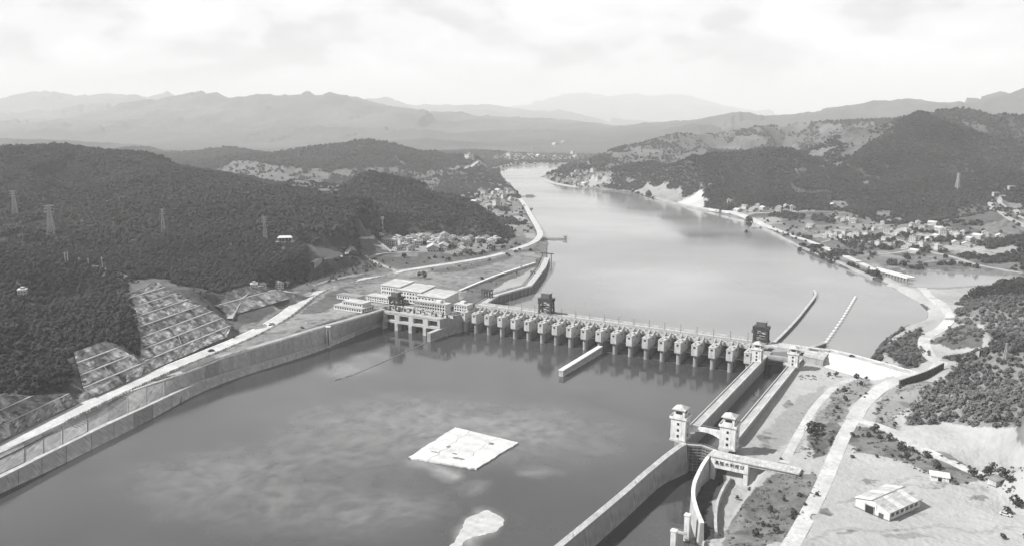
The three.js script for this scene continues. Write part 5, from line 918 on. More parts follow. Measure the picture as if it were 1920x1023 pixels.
// benched cut slopes above the bank road: panels between berms, drains along the berms
function benches(k, label, step, tones, across) {
  const c = cuts[k], p = c.poly, cx = (p.x0 + p.x1) / 2, cz = (p.z0 + p.z1) / 2, g = thing('cut_slope', label, 'slope', cx, 0, cz);
  const gx = c.at(cx + 1, cz) - c.at(cx, cz), gz = c.at(cx, cz + 1) - c.at(cx, cz), gl = Math.hypot(gx, gz), n = [gx / gl, gz / gl], d = [-n[1], n[0]];
  const hit = e => { const k0 = (e - c.at(cx, cz)) / gl, ox = cx + n[0] * k0, oz = cz + n[1] * k0, ts = []; for (let i = 0, j = p.n - 1; i < p.n; j = i++) { const s = (p.xs[i] - ox) * n[0] + (p.zs[i] - oz) * n[1], t = (p.xs[j] - ox) * n[0] + (p.zs[j] - oz) * n[1]; if ((s > 0) !== (t > 0)) { const f = s / (s - t), x = lerp(p.xs[i], p.xs[j], f), z = lerp(p.zs[i], p.zs[j], f); ts.push((x - ox) * d[0] + (z - oz) * d[1]); } } ts.sort((a, b) => a - b); return ts.length > 1 ? [ox, oz, ts[0], ts[ts.length - 1]] : null; };
  const V = (h, f, e) => { const t = lerp(h[2], h[3], f); return [h[0] + d[0] * t - cx, e, h[1] + d[1] * t - cz]; }; let q = 0;
  for (let e = 18; e < 130; e += step) {
    const a = hit(e + .3), b = hit(e + step - 1.6) ?? hit(e + step * .5), m = hit(e + step - .2); if (!a || !b) continue;
    const N = Math.max(2, Math.round((a[3] - a[2]) / across));
    for (let i = 0; i < N; i++) mesh('slope_panel', surface([0, .25, .5, .75, 1].map(v => [0, .17, .33, .5, .66, .83, 1].map(u => { const f = (i + u) / N, A = V(a, f, e + 1.4), B = V(b, f, e + step + 1.2); return [lerp(A[0], B[0], v), lerp(A[1], B[1], v) + .9 * fbm(A[0] * .12 + v * 2.3, A[2] * .12, 3) + .08 * ((i * 3 + q) % 3), lerp(A[2], B[2], v)]; }))), tones[(i * 5 + q * 3) % tones.length], g);
    if (m) { mesh('berm', surface([0, .25, .5, .75, 1].map(f => { const A = V(b, f, e + step + 1.2), B = V(m, f, e + step + 1.3); return [A, [lerp(A[0], B[0], 1.4), e + step + 1.2, lerp(A[2], B[2], 1.4)]]; })), M.concrete, g); mesh('drain', [bar(V(b, 0, e + step + 1.4), V(b, 1, e + step + 1.4), .5, .4)], M.drain, g); }
    if (q === 1) for (const f of [.42]) if (m) mesh('stair', [bar(V(a, f, e + 1.7), V(b, f, e + step + 1.5), 0.7, .4)], M.drain, g);
    q++;
  }
  for (const m of tones) m.side = THREE.DoubleSide;
}
benches(0, 'large benched cut slope with pale panels beside the dark forest', 6.2, [M.slopeB, M.slopeA, M.slopeB, M.slopeA, M.slopeC], 26);
benches(1, 'smaller benched cut slope between forest and bank road', 6.2, [M.slopeA, M.slopeB, M.slopeC], 22);
benches(2, 'dark benched cut slope at the picture edge above the bank road', 7, [M.slopeC, M.slopeC, M.slopeA], 24);
benches(3, 'dark grassed slope with thin drains above the road junction', 9, [M.slopeC], 26);
// ------------------------------------------------------------------ houses
function houseKit(w, d, h, kind) {                      // kind: gable or flat
  const g = { wall: [bx(-w / 2, w / 2, -1.5, h, -d / 2, d / 2)], roof: [], win: [] };
  if (kind === 'gable') {
    const e = 0.7, t = h + w * 0.24, sl = (x) => surface([[[x * (w / 2 + e), h - .3, -d / 2 - e], [x * (w / 2 + e), h - .3, d / 2 + e]], [[0, t, -d / 2 - e], [0, t, d / 2 + e]]]);
    g.roof.push(sl(1), sl(-1), surface([[[w / 2 + e, h - .7, -d / 2 - e], [w / 2 + e, h - .7, d / 2 + e]], [[w / 2 + e, h - .3, -d / 2 - e], [w / 2 + e, h - .3, d / 2 + e]]]));
    for (const z of [-d / 2, d / 2]) g.wall.push(surface([[[-w / 2, h, z], [w / 2, h, z]], [[0, h + w * .21, z], [.01, h + w * .21, z]]]));
  } else g.roof.push(bx(-w / 2 - .5, w / 2 + .5, h, h + .5, -d / 2 - .5, d / 2 + .5), bx(-w * .2, w * .25, h + .5, h + 2.6, -d * .3, d * .1));
  const n = Math.max(1, Math.floor(h / 3)), m = Math.max(2, Math.round(w / 3.4)), k = Math.max(2, Math.round(d / 3.6));
  for (let j = 0; j < n; j++) { const y = 1.6 + j * 3; for (let i = 0; i < m; i++) { const x = -w / 2 + (i + .5) * w / m; g.win.push(bx(x - .7, x + .7, y - .7, y + .7, d / 2, d / 2 + .08)); } for (let i = 0; i < k; i++) { const z = -d / 2 + (i + .5) * d / k; g.win.push(bx(-w / 2 - .08, -w / 2, y - .7, y + .7, z - .7, z + .7), bx(w / 2, w / 2 + .08, y - .7, y + .7, z - .7, z + .7)); } }
  return g;
}
for (const m of [M.roof, M.greyRoof, M.darkRoof]) m.side = THREE.DoubleSide;
const kits = [[11, 14, 6.4, 'gable', M.lime, M.greyRoof, 'white gabled house'], [9, 12, 7, 'flat', M.lime, M.roof, 'white flat-roofed house'], [13, 18, 5.4, 'gable', M.pale, M.roof, 'long pale-roofed house'], [8, 10, 4.2, 'gable', M.pale, M.darkRoof, 'small dark-roofed house'], [12, 12, 9.6, 'flat', M.lime, M.greyRoof, 'white three-storey block']];
const houseProtos = kits.map(() => null);
const villages = {};
function house(k, px, py, turn, scale, where, group) {
  const [w, d, h, kind, wm, rm, look] = kits[k]; const p = T(px, py); if (p[1] < 11.4) return;
  let o;
  if (!houseProtos[k]) { o = thing('house', look, 'house', 0, 0, 0); const g = houseKit(w, d, h, kind); const wall = mesh('wall', g.wall, wm, o); mesh('roof', g.roof, rm, o); mesh('window', g.win, M.glass, o).userData.kind = 'stuff'; houseProtos[k] = o; }
  else { o = houseProtos[k].clone(); o.name = numbered('house'); o.userData = {}; scene.add(o); }
  o.position.set(p[0], p[1], p[2]); o.rotation.y = turn; o.scale.setScalar(scale);
  tag(o, `${look} ${where}`, 'house', `${look}s ${group}`);
}
{
  const r = rng(123);
  const row = (list, where, group, s = 1) => { for (const [x, y, k, t] of list) house(k ?? Math.floor(r() * 5), x, y, t ?? (r() - .5) * 1.6, s * (0.85 + .3 * r()), where, group); };
  // the white village under the knob hill
  row([[722, 456, 1], [731, 452, 0], [739, 459, 1], [748, 454, 0], [756, 462, 4], [765, 457, 1], [774, 452, 0], [783, 460, 1], [792, 450, 0, .3], [800, 457, 4], [808, 464, 1], [815, 449, 0], [824, 456, 1], [834, 448, 0, .2], [842, 454, 0, -.2], [812, 471, 2], [770, 470, 3], [745, 469, 3], [850, 462, 3], [830, 467, 2], [868, 460, 3], [898, 455, 1], [908, 452, 0], [918, 457, 3], [930, 455, 1], [862, 472, 2]], 'in the white village beneath the round wooded knob', 'in the village under the knob', 1.3);
  row(Array.from({ length: 18 }, () => [712 + r() * 220, 446 + r() * 22, r() < .6 ? 1 : 0, (r() - .5) * .8]), 'in the white village beneath the round wooded knob', 'in the village under the knob', 1.1);
  row([[868, 372], [877, 366], [884, 374], [893, 368], [901, 361], [908, 366], [918, 358], [925, 364, 1], [934, 359], [941, 364], [949, 357], [955, 361], [962, 366], [905, 376], [921, 373], [945, 372], [958, 376], [930, 384], [947, 390, 4], [914, 388, 2], [890, 381], [968, 358], [972, 363], [953, 350], [938, 351]], 'beside the river jetty on the wooded bank', 'by the river jetty', 1.15);
  row([[1026, 332], [1034, 335], [1042, 331], [1050, 336], [1058, 331], [1066, 335], [1074, 330], [1082, 326], [1090, 331], [1098, 325], [1106, 330], [1114, 334], [1122, 338], [1085, 337], [1070, 341], [1046, 340], [1101, 338], [1112, 322], [1126, 331], [1078, 344], [1096, 347]], 'on the low spit jutting into the reservoir', 'on the river spit', 1.3);
  // across the reservoir
  row([[1548, 446, 1], [1556, 443, 4], [1563, 447, 1], [1571, 444, 4], [1579, 447, 1], [1587, 443, 4], [1596, 446, 1], [1607, 444, 4], [1617, 441, 1], [1626, 444, 4], [1512, 432, 3], [1520, 428, 0], [1530, 434, 3], [1572, 414, 0], [1582, 416, 1], [1591, 413, 0], [1601, 417, 1], [1610, 415, 3], [1552, 410, 3], [1384, 397, 2], [1397, 390, 0], [1412, 394, 2], [1421, 388, 1], [1432, 393, 2], [1460, 392, 2], [1474, 389, 1], [1486, 392, 0], [1540, 388, 3], [1562, 386, 2]], 'on the flat shore opposite the dam', 'on the opposite shore');
  row([[1640, 432], [1652, 429], [1663, 436], [1675, 430], [1688, 440], [1700, 434], [1712, 424, 0], [1722, 421, 1], [1735, 426], [1750, 421, 2], [1762, 431, 2], [1768, 440, 4], [1777, 436, 4], [1786, 441, 1], [1796, 444, 4], [1806, 440, 1], [1758, 446, 2], [1742, 452, 2], [1820, 450, 2], [1835, 446, 2], [1848, 441, 0], [1875, 447, 2], [1660, 450], [1680, 455, 3], [1712, 452], [1730, 462], [1700, 466], [1648, 460], [1672, 466], [1716, 474, 2], [1760, 466, 1], [1792, 458, 2], [1812, 462, 2], [1690, 418, 3], [1655, 421, 1], [1668, 418, 0]], 'in the spread-out town below the dark hill', 'in the town below the dark hill', 0.88);
  row([[1325, 379, 1], [1368, 379, 0], [1318, 345, 3], [1332, 347, 3]], 'at the foot of the dark hill above the rock cuttings', 'above the rock cuttings');
  row([[880, 300], [905, 296], [930, 300], [955, 294], [985, 299], [1010, 294], [1040, 296], [1075, 290, 4], [1079, 296, 4], [1100, 294], [1040, 272], [1055, 268], [1070, 272], [1000, 278]], 'in the hazy valley at the far end of the reservoir', 'at the far end of the reservoir', 2.2);
  house(1, 476, 541, .3, .9, 'beside the lane under the dark spur', 'by the lane'); house(3, 490, 539, -.2, 1, 'beside the lane under the dark spur', 'by the lane'); house(0, 522, 538, .5, .9, 'beside the lane under the dark spur', 'by the lane'); house(3, 536, 534, 0, .9, 'beside the lane under the dark spur', 'by the lane');
  house(3, 248, 456, .4, .8, 'alone in the dark forest near the pylons', 'in the forest');
  house(1, 42, 553, .4, .9, 'alone in the dark forest above the cut slopes', 'above the cut slopes');
}
// pavilion on the knoll, water tower, pylons
{
  const p = T(535, 458), g = thing('pavilion', 'white pavilion with dark eaves on the knoll above the road', 'pavilion', p[0], p[1] + 4, p[2], .15);
  mesh('terrace', [bx(-13, 13, -9, .6, -7, 7)], M.pale, g); for (let i = 0; i < 5; i++) for (const z of [-4.6, 4.6]) mesh('column', [bx(-9.6 + i * 4.8 - .3, -9.6 + i * 4.8 + .3, .6, 5.2, z - .3, z + .3)], M.paint, g);
  mesh('wall', [bx(-8, 8, .6, 5, -3, 3)], M.dark, g); mesh('eaves', [bx(-11.5, 11.5, 5.2, 6, -6.4, 6.4)], M.darkRoof, g); mesh('roof', [surface([[[-11, 6, -6], [11, 6, -6]], [[-8, 8.6, 0], [8, 8.6, 0]], [[-11, 6, 6], [11, 6, 6]]])], M.white, g);
  const q = T(717, 428), w = thing('water_tower', 'small white water tower on the spur above the village', 'tower', q[0], q[1], q[2]);
  mesh('shaft', [new THREE.CylinderGeometry(.9, 1.4, 16, 10).translate(0, 8, 0)], M.paint, w); mesh('tank', [new THREE.CylinderGeometry(4.2, 1.6, 5, 12).translate(0, 18, 0), new THREE.CylinderGeometry(.4, 4.2, 1.6, 12).translate(0, 21.2, 0)], M.white, w);
}
function pylon(px, py, h, w, m, label, turn = .3) {
  const p = T(px, py), g = thing('pylon', label, 'pylon', p[0], p[1] - 1, p[2], turn), a = w / 2, t = w * .12, at = y => lerp(a, t, Math.pow(y / h, .8)), k = m ?? .55;
  for (const [x, z] of [[1, 1], [-1, 1], [1, -1], [-1, -1]]) { const s = []; for (let i = 0; i < 5; i++) { const y0 = h * i / 5, y1 = h * (i + 1) / 5; s.push(bar([x * at(y0), y0, z * at(y0)], [x * at(y1), y1, z * at(y1)], k)); } mesh('leg', s, M.pylon, g); }
  const br = [], n = 8; for (let i = 0; i < n; i++) { const y0 = h * i / n, y1 = h * (i + 1) / n, c = at(y0), d = at(y1); for (const z of [1, -1]) { br.push(bar([-c, y0, z * c], [d, y1, z * d], k * .6), bar([c, y0, z * c], [-d, y1, z * d], k * .6), bar([z * c, y0, -c], [z * d, y1, d], k * .6), bar([-d, y1, z * d], [d, y1, z * d], k * .6)); } }
  mesh('bracing', br, M.pylon, g);
  for (const y of [.8, .9, .985]) mesh('crossarm', [bar([-w * .62, h * y, 0], [w * .62, h * y, 0], k), bar([-w * .62, h * y, 0], [0, h * y + h * .03, 0], k * .6), bar([w * .62, h * y, 0], [0, h * y + h * .03, 0], k * .6)], M.pylon, g);
  return g;
}
pylon(96, 443, 46, 11, 1.0, 'tall pale lattice pylon standing on the forested hillside');
pylon(28, 405, 42, 9, .8, 'fainter lattice pylon higher in the forest near the picture edge');
pylon(306, 436, 36, 6, .6, 'thin lattice pylon in the middle of the dark forest slope');
pylon(497, 452, 36, 7, .6, 'thin lattice pylon in the forest behind the white pavilion');
pylon(1796, 356, 40, 9, 1.1, 'pale pylon on the bare spur across the reservoir');
pylon(1886, 674, 15, 3.2, .3, 'small pale mast among trees on the slope by the bank road');
{ // poles along the ridge path in the forest
  let a; [[122, 494, 14], [127, 494, 14], [192, 508, 17], [148, 495, 8], [165, 496, 8]].forEach(([x, y, h], i) => { const p = T(x, y), o = thing('mast', i < 3 ? 'tall thin pale mast beside the path through the forest' : 'short thin pale mast beside the path through the forest', 'mast', p[0], p[1], p[2], 0, i < 3 ? 'tall masts on the forest path' : 'short masts on the forest path'); mesh('pole', [bx(-.35, .35, 0, h, -.35, .35)], M.pylon, o); mesh('crossarm', [bx(-2, 2, h - 2, h - 1.6, -.2, .2)], M.pylon, o); }); }
// jetties
{
  const p = P(1022, 448, UP), g = thing('jetty', 'white jetty with a roofed end reaching into the reservoir', 'jetty', p[0], UP, p[1]);
  mesh('deck', [bx(-6, 42, .8, 1.8, -4.5, 4.5)], M.white, g); for (let i = 0; i < 6; i++) for (const z of [-3.6, 3.6]) mesh('pile', [new THREE.CylinderGeometry(.5, .5, 8, 8).translate(2 + i * 7.6, -3.2, z)], M.stained, g); mesh('parapet', [bx(-6, 42, 1.8, 3, 4.1, 4.5), bx(-6, 42, 1.8, 3, -4.5, -4.1)], M.white, g); mesh('end_house', [bx(36, 42, 1.8, 5.6, -6, 6)], M.white, g); mesh('roof', [bx(35, 43, 5.6, 6.2, -7, 7)], M.greyRoof, g); mesh('slipway', [bar([-30, 2.6, -10], [-4, 1.2, -1], 10, 1)], M.white, g);
  const q = P(982, 368, UP), h = thing('jetty', 'grey floating jetty near the far riverside houses', 'jetty', q[0], UP, q[1]);
  mesh('deck', [bx(-10, 36, .3, 1.6, -5, 5)], M.concrete, h); mesh('shed', [bx(6, 30, 1.6, 5, -3, 3)], M.greyRoof, h); mesh('gangway', [bar([-40, 3, -2], [-10, 1.2, 0], 3, .6)], M.pale, h);
  const b = P(996, 392, UP), bt = thing('barge', 'small dark barge moored off the river bend', 'boat', b[0], UP, b[1], 1.4);
  mesh('hull', [prism([[-16, -3], [10, -3], [16, 0], [10, 3], [-16, 3]], -.8, 1.8)], M.grille, bt); mesh('cabin', [bx(-13, -7, 1.8, 4.6, -2.2, 2.2)], M.pale, bt);
}
// white slab in the tailwater, sand bar, pale shoal
{
  const C = [[853, 800], [972, 829], [893, 878], [765, 857]].map(([x, y]) => P(x, y, 1)), o = C[3], L = (u, v) => { const a = [lerp(C[3][0], C[2][0], u), lerp(C[3][1], C[2][1], u)], b = [lerp(C[0][0], C[1][0], u), lerp(C[0][1], C[1][1], u)]; return [lerp(a[0], b[0], v) - o[0], lerp(a[1], b[1], v) - o[1]]; };
  const g = thing('slab', 'large white cracked concrete slab lying just above the tailwater', 'slab', o[0], 0, o[1]), r = rng(3);
  const crack = [[.3, 0], [.27, .1], [.31, .2], [.26, .3], [.3, .42], [.25, .5], [.28, .62], [.24, .72], [.27, .84], [.24, 1]], crack2 = [[.66, 0], [.7, .12], [.67, .2], [.74, .32], [.68, .45], [.7, .6], [.66, .75], [.69, 1]];
  const gap = .003, ragged = (a, b, n) => Array.from({ length: n }, (_, i) => { const t = (i + .5) / n; return [lerp(a[0], b[0], t) + .012 * vn(i * 1.7 + a[0] * 9, a[1] * 7), lerp(a[1], b[1], t) + .012 * vn(i * 2.1, a[0] * 5 + 3)]; }), P1 = [[0, 0], ...ragged([0, 0], [.3, 0], 6), ...crack.map(([u, v]) => [u - gap, v]), ...ragged([.24, 1], [0, 1], 6), [0, 1], ...ragged([0, 1], [0, 0], 16)], P2 = [...crack.map(([u, v]) => [u + gap, v]), ...crack2.map(([u, v]) => [u - gap, v]).reverse()], P3 = [...crack2.map(([u, v]) => [u + gap, v]), ...ragged([.69, 1], [1, 1], 6), [1, 1], ...ragged([1, 1], [1, 0], 16), [1, 0], ...ragged([1, 0], [.66, 0], 6)];
  for (const p of [P1, P2, P3]) mesh('panel', [prism(p.map(([u, v]) => L(u, v)), -1, p === P2 ? .94 : 1)], p === P1 ? M.slabA : p === P2 ? M.slabB : M.slabA, g);
  mesh('silt', [[.22, .25, .07, .02], [.62, .2, .1, .03], [.72, .78, .05, .04], [.28, .45, .03, .05], [.48, .3, .04, .02]].map(([u, v, a, b]) => prism(Array.from({ length: 9 }, (_, i) => { const t = i / 9 * 6.283, k = .6 + .6 * r(); return L(clamp(u + Math.cos(t) * a * k, 0.01, .99), clamp(v + Math.sin(t) * b * k, .01, .99)); }), .9, 1.05)), M.stained, g);
  const bank = (name, pts, y, m, seed) => { const q = rng(seed), ring = spline([...pts, pts[0]].map(([x, yy]) => P(x, yy, y)), 2).map(([x, z]) => [x + 1.2 * vn(x * .3, z * .3), z + 1.2 * vn(x * .3 + 9, z * .3)]); ring.pop(); const o2 = mesh(name, [prism(ring, -.6, y)], m); o2.userData.kind = 'structure'; return o2; };
  bank('sandbank', [[868, 985], [880, 968], [898, 962], [912, 955], [926, 960], [944, 972], [944, 984], [930, 996], [900, 1002], [880, 1010], [862, 1026], [840, 1034], [852, 1012], [862, 1000]], .12, M.sand, 4);
  bank('sandbank', [[1012, 330], [1040, 338], [1090, 349], [1120, 352], [1080, 351], [1035, 343]], UP + .4, M.pale, 7);
}
// bridge on the bank road
{
  const a = T2([1640, 505]), b = T2([1706, 533]), v = [b[0] - a[0], b[1] - a[1]], l = Math.hypot(...v), g = thing('road_bridge', 'low road bridge on short columns along the reservoir shore', 'bridge', a[0], 0, a[1], -Math.atan2(v[1], v[0]));
  mesh('deck', [bx(-2, l + 2, 15, 16.2, -6.5, 6.5)], M.road, g); for (let i = 0; i <= 12; i++) mesh('column', [bx(i * l / 12 - .8, i * l / 12 + .8, 6, 15, 4, 6)], M.concrete, g); mesh('parapet', [bx(-2, l + 2, 16.2, 17.2, 6, 6.5), bx(-2, l + 2, 16.2, 17.2, -6.5, -6)], M.white, g);
}
// retaining fence of dark columns below the road
{
  const a = T2([1688, 724]), b = T2([1768, 692]), n = 20, v = [b[0] - a[0], b[1] - a[1]], l = Math.hypot(...v), g = thing('column_fence', 'row of dark columns edging the road under the wooded slope', 'fence', a[0], 0, a[1], -Math.atan2(v[1], v[0]));
  const hs = Array.from({ length: n + 1 }, (_, i) => ground(a[0] + v[0] * i / n, a[1] + v[1] * i / n)), y = i => lerp(lerp(hs[0], hs[n], i / n), hs[i], .4);
  for (let i = 0; i <= n; i++) { const x = i * l / n; mesh('column', [bx(x - .75, x + .75, hs[i] - 1, y(i) + 5.6, -.6, .6)], M.grille, g); if (i < n) { mesh('rail', [bar([x, y(i) + 5.4, .2], [x + l / n, y(i + 1) + 5.4, .2], .5)], M.pale, g); } }
}
// tunnel portals
[[1868, 368, 'stone tunnel portal at the end of the lower motorway lane'], [1897, 356, 'stone tunnel portal at the end of the upper motorway lane']].forEach(([x, y, label]) => { const p = T(x, y), g = thing('tunnel_portal', label, 'tunnel', p[0], p[1], p[2], .2); mesh('surround', [bx(-8, -5, -3, 8, -3, 3), bx(5, 8, -3, 8, -3, 3), bx(-8, 8, 6.5, 9, -3, 3)], M.pale, g); mesh('bore', [bx(-5, 5, -3, 6.5, -2, 2.4)], M.dark, g); });
// yard by the bank road: warehouse and shed
{
  const e = 18.2, a = P(1604, 950, e), b = P(1668, 978, e), c = P(1694, 893, e + 2), ux = [b[0] - a[0], b[1] - a[1]], w = Math.hypot(...ux), d = 30, g = thing('warehouse', 'large white-roofed warehouse with an open dark gable beside the bank road', 'building', (a[0] + b[0]) / 2, e, (a[1] + b[1]) / 2, -Math.atan2(ux[1], ux[0]));
  mesh('wall', [bx(-w / 2, w / 2, -1, 6, -d, 0)], M.white, g);
  for (const s of [-1, 1]) mesh('roof', [surface([[[s * (w / 2 + .8), 5.8, -d - .8], [s * (w / 2 + .8), 5.8, .8]], [[0, 8.8, -d - .8], [0, 8.8, .8]]])], M.white, g);
  for (const s of [-1, 1]) for (let i = 0; i < 7; i++) { const z0 = -d - .8 + i * (d + 1.6) / 7, z1 = z0 + (d + 1.6) / 7 - .25, lift = .06 + .03 * (i % 2); mesh('roof_sheet', surface([[[s * (w / 2 + .9), 5.75 + lift, z0], [s * (w / 2 + .9), 5.75 + lift, z1]], [[0.02 * s, 8.8 + lift, z0], [0.02 * s, 8.8 + lift, z1]]]), [M.white, M.roof, M.pale][(i * 2 + (s > 0 ? 1 : 0)) % 3], g); }
  mesh('ridge_cap', [bx(-.4, .4, 8.8, 9.0, -d - .9, .9)], M.greyRoof, g); for (const s of [-1, 1]) mesh('gutter', [bx(s * (w / 2 + .8) - .15, s * (w / 2 + .8) + .15, 5.4, 5.7, -d - .8, .8), bx(s * (w / 2 + .1) - .1, s * (w / 2 + .1) + .1, 0, 5.5, -1.4, -1.2)], M.greyRoof, g);
  mesh('door_frame', [bx(-4.4, -4, 0, 5, .05, .4), bx(1, 1.4, 0, 5, .05, .4), bx(-4.4, 1.4, 4.6, 5, .05, .4)], M.concrete, g); mesh('plinth', [bx(-w / 2 - .1, w / 2 + .1, -1, .7, -d - .1, .12)], M.stained, g);
  for (const z of [0.01, -d]) mesh('gable', [surface([[[-w / 2, 6, z], [w / 2, 6, z]], [[0, 8.7, z], [.01, 8.7, z]]])], M.white, g);
  mesh('door', [bx(-4, 1, 0, 4.6, .05, .2)], M.dark, g); mesh('door', [bx(4, 7, 0, 3, .05, .2)], M.grille, g); for (let i = 0; i < 6; i++) mesh('window', [bx(w / 2, w / 2 + .1, 2.6, 4.2, -d + 3 + i * 4.6, -d + 5.4 + i * 4.6)], M.dark, g);
  const q = T(1762, 898), h = thing('shed', 'small white shed with a sloping roof beside the yard road', 'building', q[0], q[1], q[2], -.4); mesh('wall', [bx(-5, 5, -.5, 3, -3, 3)], M.white, h); mesh('roof', [side([[-3.6, 3.4], [3.6, 2.8], [3.6, 3.1], [-3.6, 3.7]], -5.6, 5.6)], M.white, h); mesh('door', [bx(-1, 1, 0, 2.2, 3, 3.08)], M.dark, h);
  const k = T(1868, 905), t = thing('shed', 'pale shed half hidden by bushes at the yard corner', 'building', k[0], k[1], k[2], .5); mesh('wall', [bx(-4, 4, -.5, 2.8, -2.5, 2.5)], M.pale, t); mesh('roof', [side([[-3, 3.2], [3, 2.6], [3, 2.9], [-3, 3.5]], -4.6, 4.6)], M.greyRoof, t);
}
// cars
{
  let proto;
  const car = (px, py, turn, label, m, lift = 0) => {
    const p = T(px, py), o = thing('parked_car', label, 'car', p[0], p[1] + lift, p[2], turn);
    mesh('body', [side([[-2.2, .35], [-2.3, .9], [-1.2, 1.05], [1.1, 1.05], [2.2, .85], [2.25, .35]], -.88, .88)], m, o); mesh('cabin', [side([[-1.6, 1.05], [-1.1, 1.5], [.5, 1.5], [1.15, 1.05]], -.78, .78)], M.glass, o); mesh('roof', [bx(-.74, .74, 1.48, 1.54, -1.05, .5)], m, o);
    for (const [x, z] of [[-.85, -1.4], [.85, -1.4], [-.85, 1.4], [.85, 1.4]]) mesh('wheel', [new THREE.CylinderGeometry(.34, .34, .22, 12).rotateZ(Math.PI / 2).translate(x, .34, z)], M.tyre, o);
    return o;
  };
  const q = P(395, 658, 18.9), c = car(395, 658, -.95, 'dark car driving on the bank road above the cut slope', M.grille); c.position.set(q[0], 18.95, q[1]); c.scale.setScalar(1.35);
  for (const [x, y, t, l, m, s] of [[566, 615, .6, 'dark van parked in the open bank yard', M.grille, 1.3], [574, 606, .4, 'white car parked beside the dark van in the bank yard', M.paint, 1.1], [508, 609, -.9, 'pale truck at the road junction above the river wall', M.paint, 1.7], [1596, 700, 1.2, 'dark car on the crest of the white embankment', M.grille, 1.2], [1240, 611, 1.1, 'white car on the barrage deck', M.paint, 1.1], [1790, 905, .3, 'dark car in the pale yard near the small shed', M.grille, 1.2], [1886, 966, .9, 'pale car at the yard corner in front of bushes', M.paint, 1.3]]) {
    const o = car(x, y, t, l, m); o.scale.setScalar(s); if (x === 1240) { const [a, b] = P(1240, 612, 24.1); o.position.set(a, 24.05, b); } if (x === 1596) { const [a, b] = P(1598, 668, 24.1); o.position.set(a, 24.05, b); } }
}
// solitary trees: trunk, limbs and crown
{
  const darkLeaf = leafMat; const made = [];
  const kinds = nearCrowns.map((c, i) => { const g = new THREE.Group(); mesh('trunk', [trunkGeometry(i + 3, 1.2)], barkMat, g); const m = new THREE.Mesh(c, darkLeaf); m.name = 'crown'; m.castShadow = m.receiveShadow = true; m.position.y = .25; g.add(m); return g; });
  const tree = (px, py, s, label, i, group, at) => { const p = at ?? T(px, py), o = kinds[i % 4].clone(); o.name = numbered('tree'); scene.add(o); o.position.set(p[0], p[1] - .3, p[2]); o.scale.set(s, s * 1.15, s); o.rotation.y = px * .7; tag(o, label, 'tree', group); return o; };
  { const [x, z] = P(1404, 428, UP); tree(1404, 428, 13, 'broad dark tree standing in the reservoir shallows off the opposite shore', 3, null, [x, UP - 2, z]); }
  { const [x, z] = P(1216, 372, UP); tree(1216, 372, 13, 'dark tree before the pale rock cuttings', 0, null, [x, UP + 1, z]); }
  tree(795, 522, 5, 'lone dark bush on the bank yard behind the powerhouse', 3); tree(786, 520, 4, 'smaller dark bush beside the lone bush behind the powerhouse', 1); tree(904, 527, 3.2, 'small dark bush beside the pale parapet wall', 3);
  tree(1520, 816, 5, 'dark leafy bush between the lock ground and the road fork', 3); tree(1528, 808, 4, 'smaller bush beside the dark bush at the road fork', 0);
  [[1400, 437], [1510, 468], [1500, 470], [1540, 486], [1556, 494]].forEach(([x, y], i) => { const [a, b] = P(x, y, UP); tree(x, y, 4.5, 'low bush on the reservoir waterline before the shore track', i, 'bushes on the waterline', [a, UP - .5, b]); });
  [[1555, 703], [1568, 706], [1607, 709], [1625, 712], [1615, 722], [1584, 738], [1570, 765], [1585, 752]].forEach(([x, y], i) => tree(x, y, 1.9 + (i % 3) * .5, 'small bush on the pale ground beside the bank road', i, 'small bushes beside the bank road'));
  [[1650, 822], [1668, 826], [1690, 842], [1712, 848], [1738, 858], [1640, 812], [1628, 818], [1700, 862], [1755, 878]].forEach(([x, y], i) => tree(x, y, 2.2 + (i % 3) * .6, 'ragged bush on the grass patch inside the road fork', i, 'bushes inside the road fork'));
  [[1430, 985], [1445, 960], [1418, 1004], [1470, 940], [1490, 965], [1455, 1000], [1500, 930]].forEach(([x, y], i) => tree(x, y, 1.7 + (i % 3) * .5, 'low bush on the grass terrace beside the lock basin', i, 'bushes by the lock basin'));
  [[1840, 900], [1852, 892], [1880, 896], [1895, 905], [1825, 892], [1905, 952], [1890, 962], [1860, 884]].forEach(([x, y], i) => tree(x, y, 2.4 + (i % 3) * .7, 'bush crowding the corner of the pale yard', i, 'bushes at the yard corner'));
}
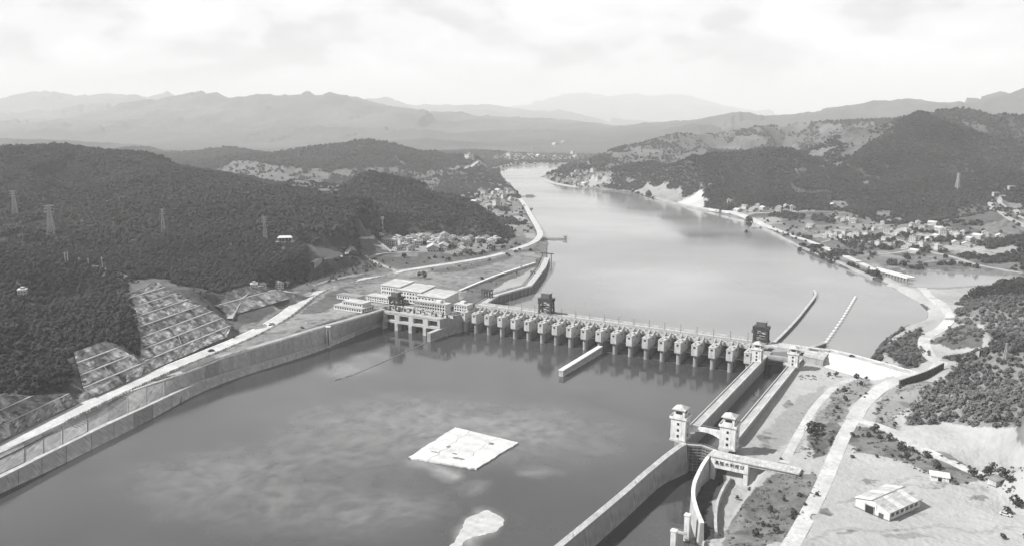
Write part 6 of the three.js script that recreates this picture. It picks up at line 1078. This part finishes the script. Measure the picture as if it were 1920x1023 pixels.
// scrub and tall grass on the rough ground beside the lock and the roads
{
  const tuft = crownGeometry(91, 14, 0.5, 0.5, 1.2), r = rng(404), list = [];
  const areas = [[[1420, 910], [1480, 880], [1530, 885], [1540, 930], [1500, 1000], [1370, 1040], [1350, 1000]], [[1590, 795], [1640, 800], [1740, 850], [1830, 880], [1820, 905], [1760, 910], [1700, 870], [1600, 850]], [[1555, 740], [1590, 712], [1640, 708], [1625, 735], [1590, 770], [1545, 830], [1500, 840]], [[1512, 815], [1560, 785], [1580, 800], [1555, 850], [1510, 860]], [[1640, 770], [1655, 735], [1700, 716], [1760, 715], [1730, 745], [1705, 790], [1690, 810], [1640, 790]], [[1645, 655], [1690, 628], [1735, 640], [1742, 670], [1715, 690], [1690, 692]], [[1500, 700], [1545, 706], [1600, 700], [1560, 712], [1500, 712]], [[1820, 880], [1925, 870], [1925, 925], [1850, 915]]].map(a => poly(a.map(T2)));
  for (const a of areas) { const n = Math.round((a.x1 - a.x0) * (a.z1 - a.z0) * 0.12); for (let i = 0; i < n; i++) { const x = lerp(a.x0, a.x1, r()), z = lerp(a.z0, a.z1, r()), k = r(), t = r(), q = r(); if (sdf(a, x, z, 20) > 1.5 * vn(x * .2, z * .2) || fbm(x * .07, z * .07, 3) < -0.12 + .3 * (q - .5)) continue; list.push([x, ground(x, z) - .1, z, .35 + .9 * k * k, t * 6.28, .55 + 1.5 * q]); } }
  const scrubMat = new THREE.MeshStandardMaterial({ color: new THREE.Color(0.075, 0.075, 0.075), roughness: 1, side: THREE.DoubleSide });
  const im = new THREE.InstancedMesh(tuft, scrubMat, list.length), m = new THREE.Matrix4(), q = new THREE.Quaternion(), Y = new THREE.Vector3(0, 1, 0), c = new THREE.Color();
  list.forEach(([x, y, z, s, a, t], i) => { m.compose(new THREE.Vector3(x, y, z), q.setFromAxisAngle(Y, a), new THREE.Vector3(s, s * .9, s)); im.setMatrixAt(i, m); im.setColorAt(i, c.setRGB(t, t, t)); });
  im.name = 'scrub'; im.castShadow = im.receiveShadow = true; tag(im, 'grey scrub and tall grass on rough ground beside the lock and bank road', 'scrub', null, 'stuff'); scene.add(im);
}
renderer.render(scene, camera);
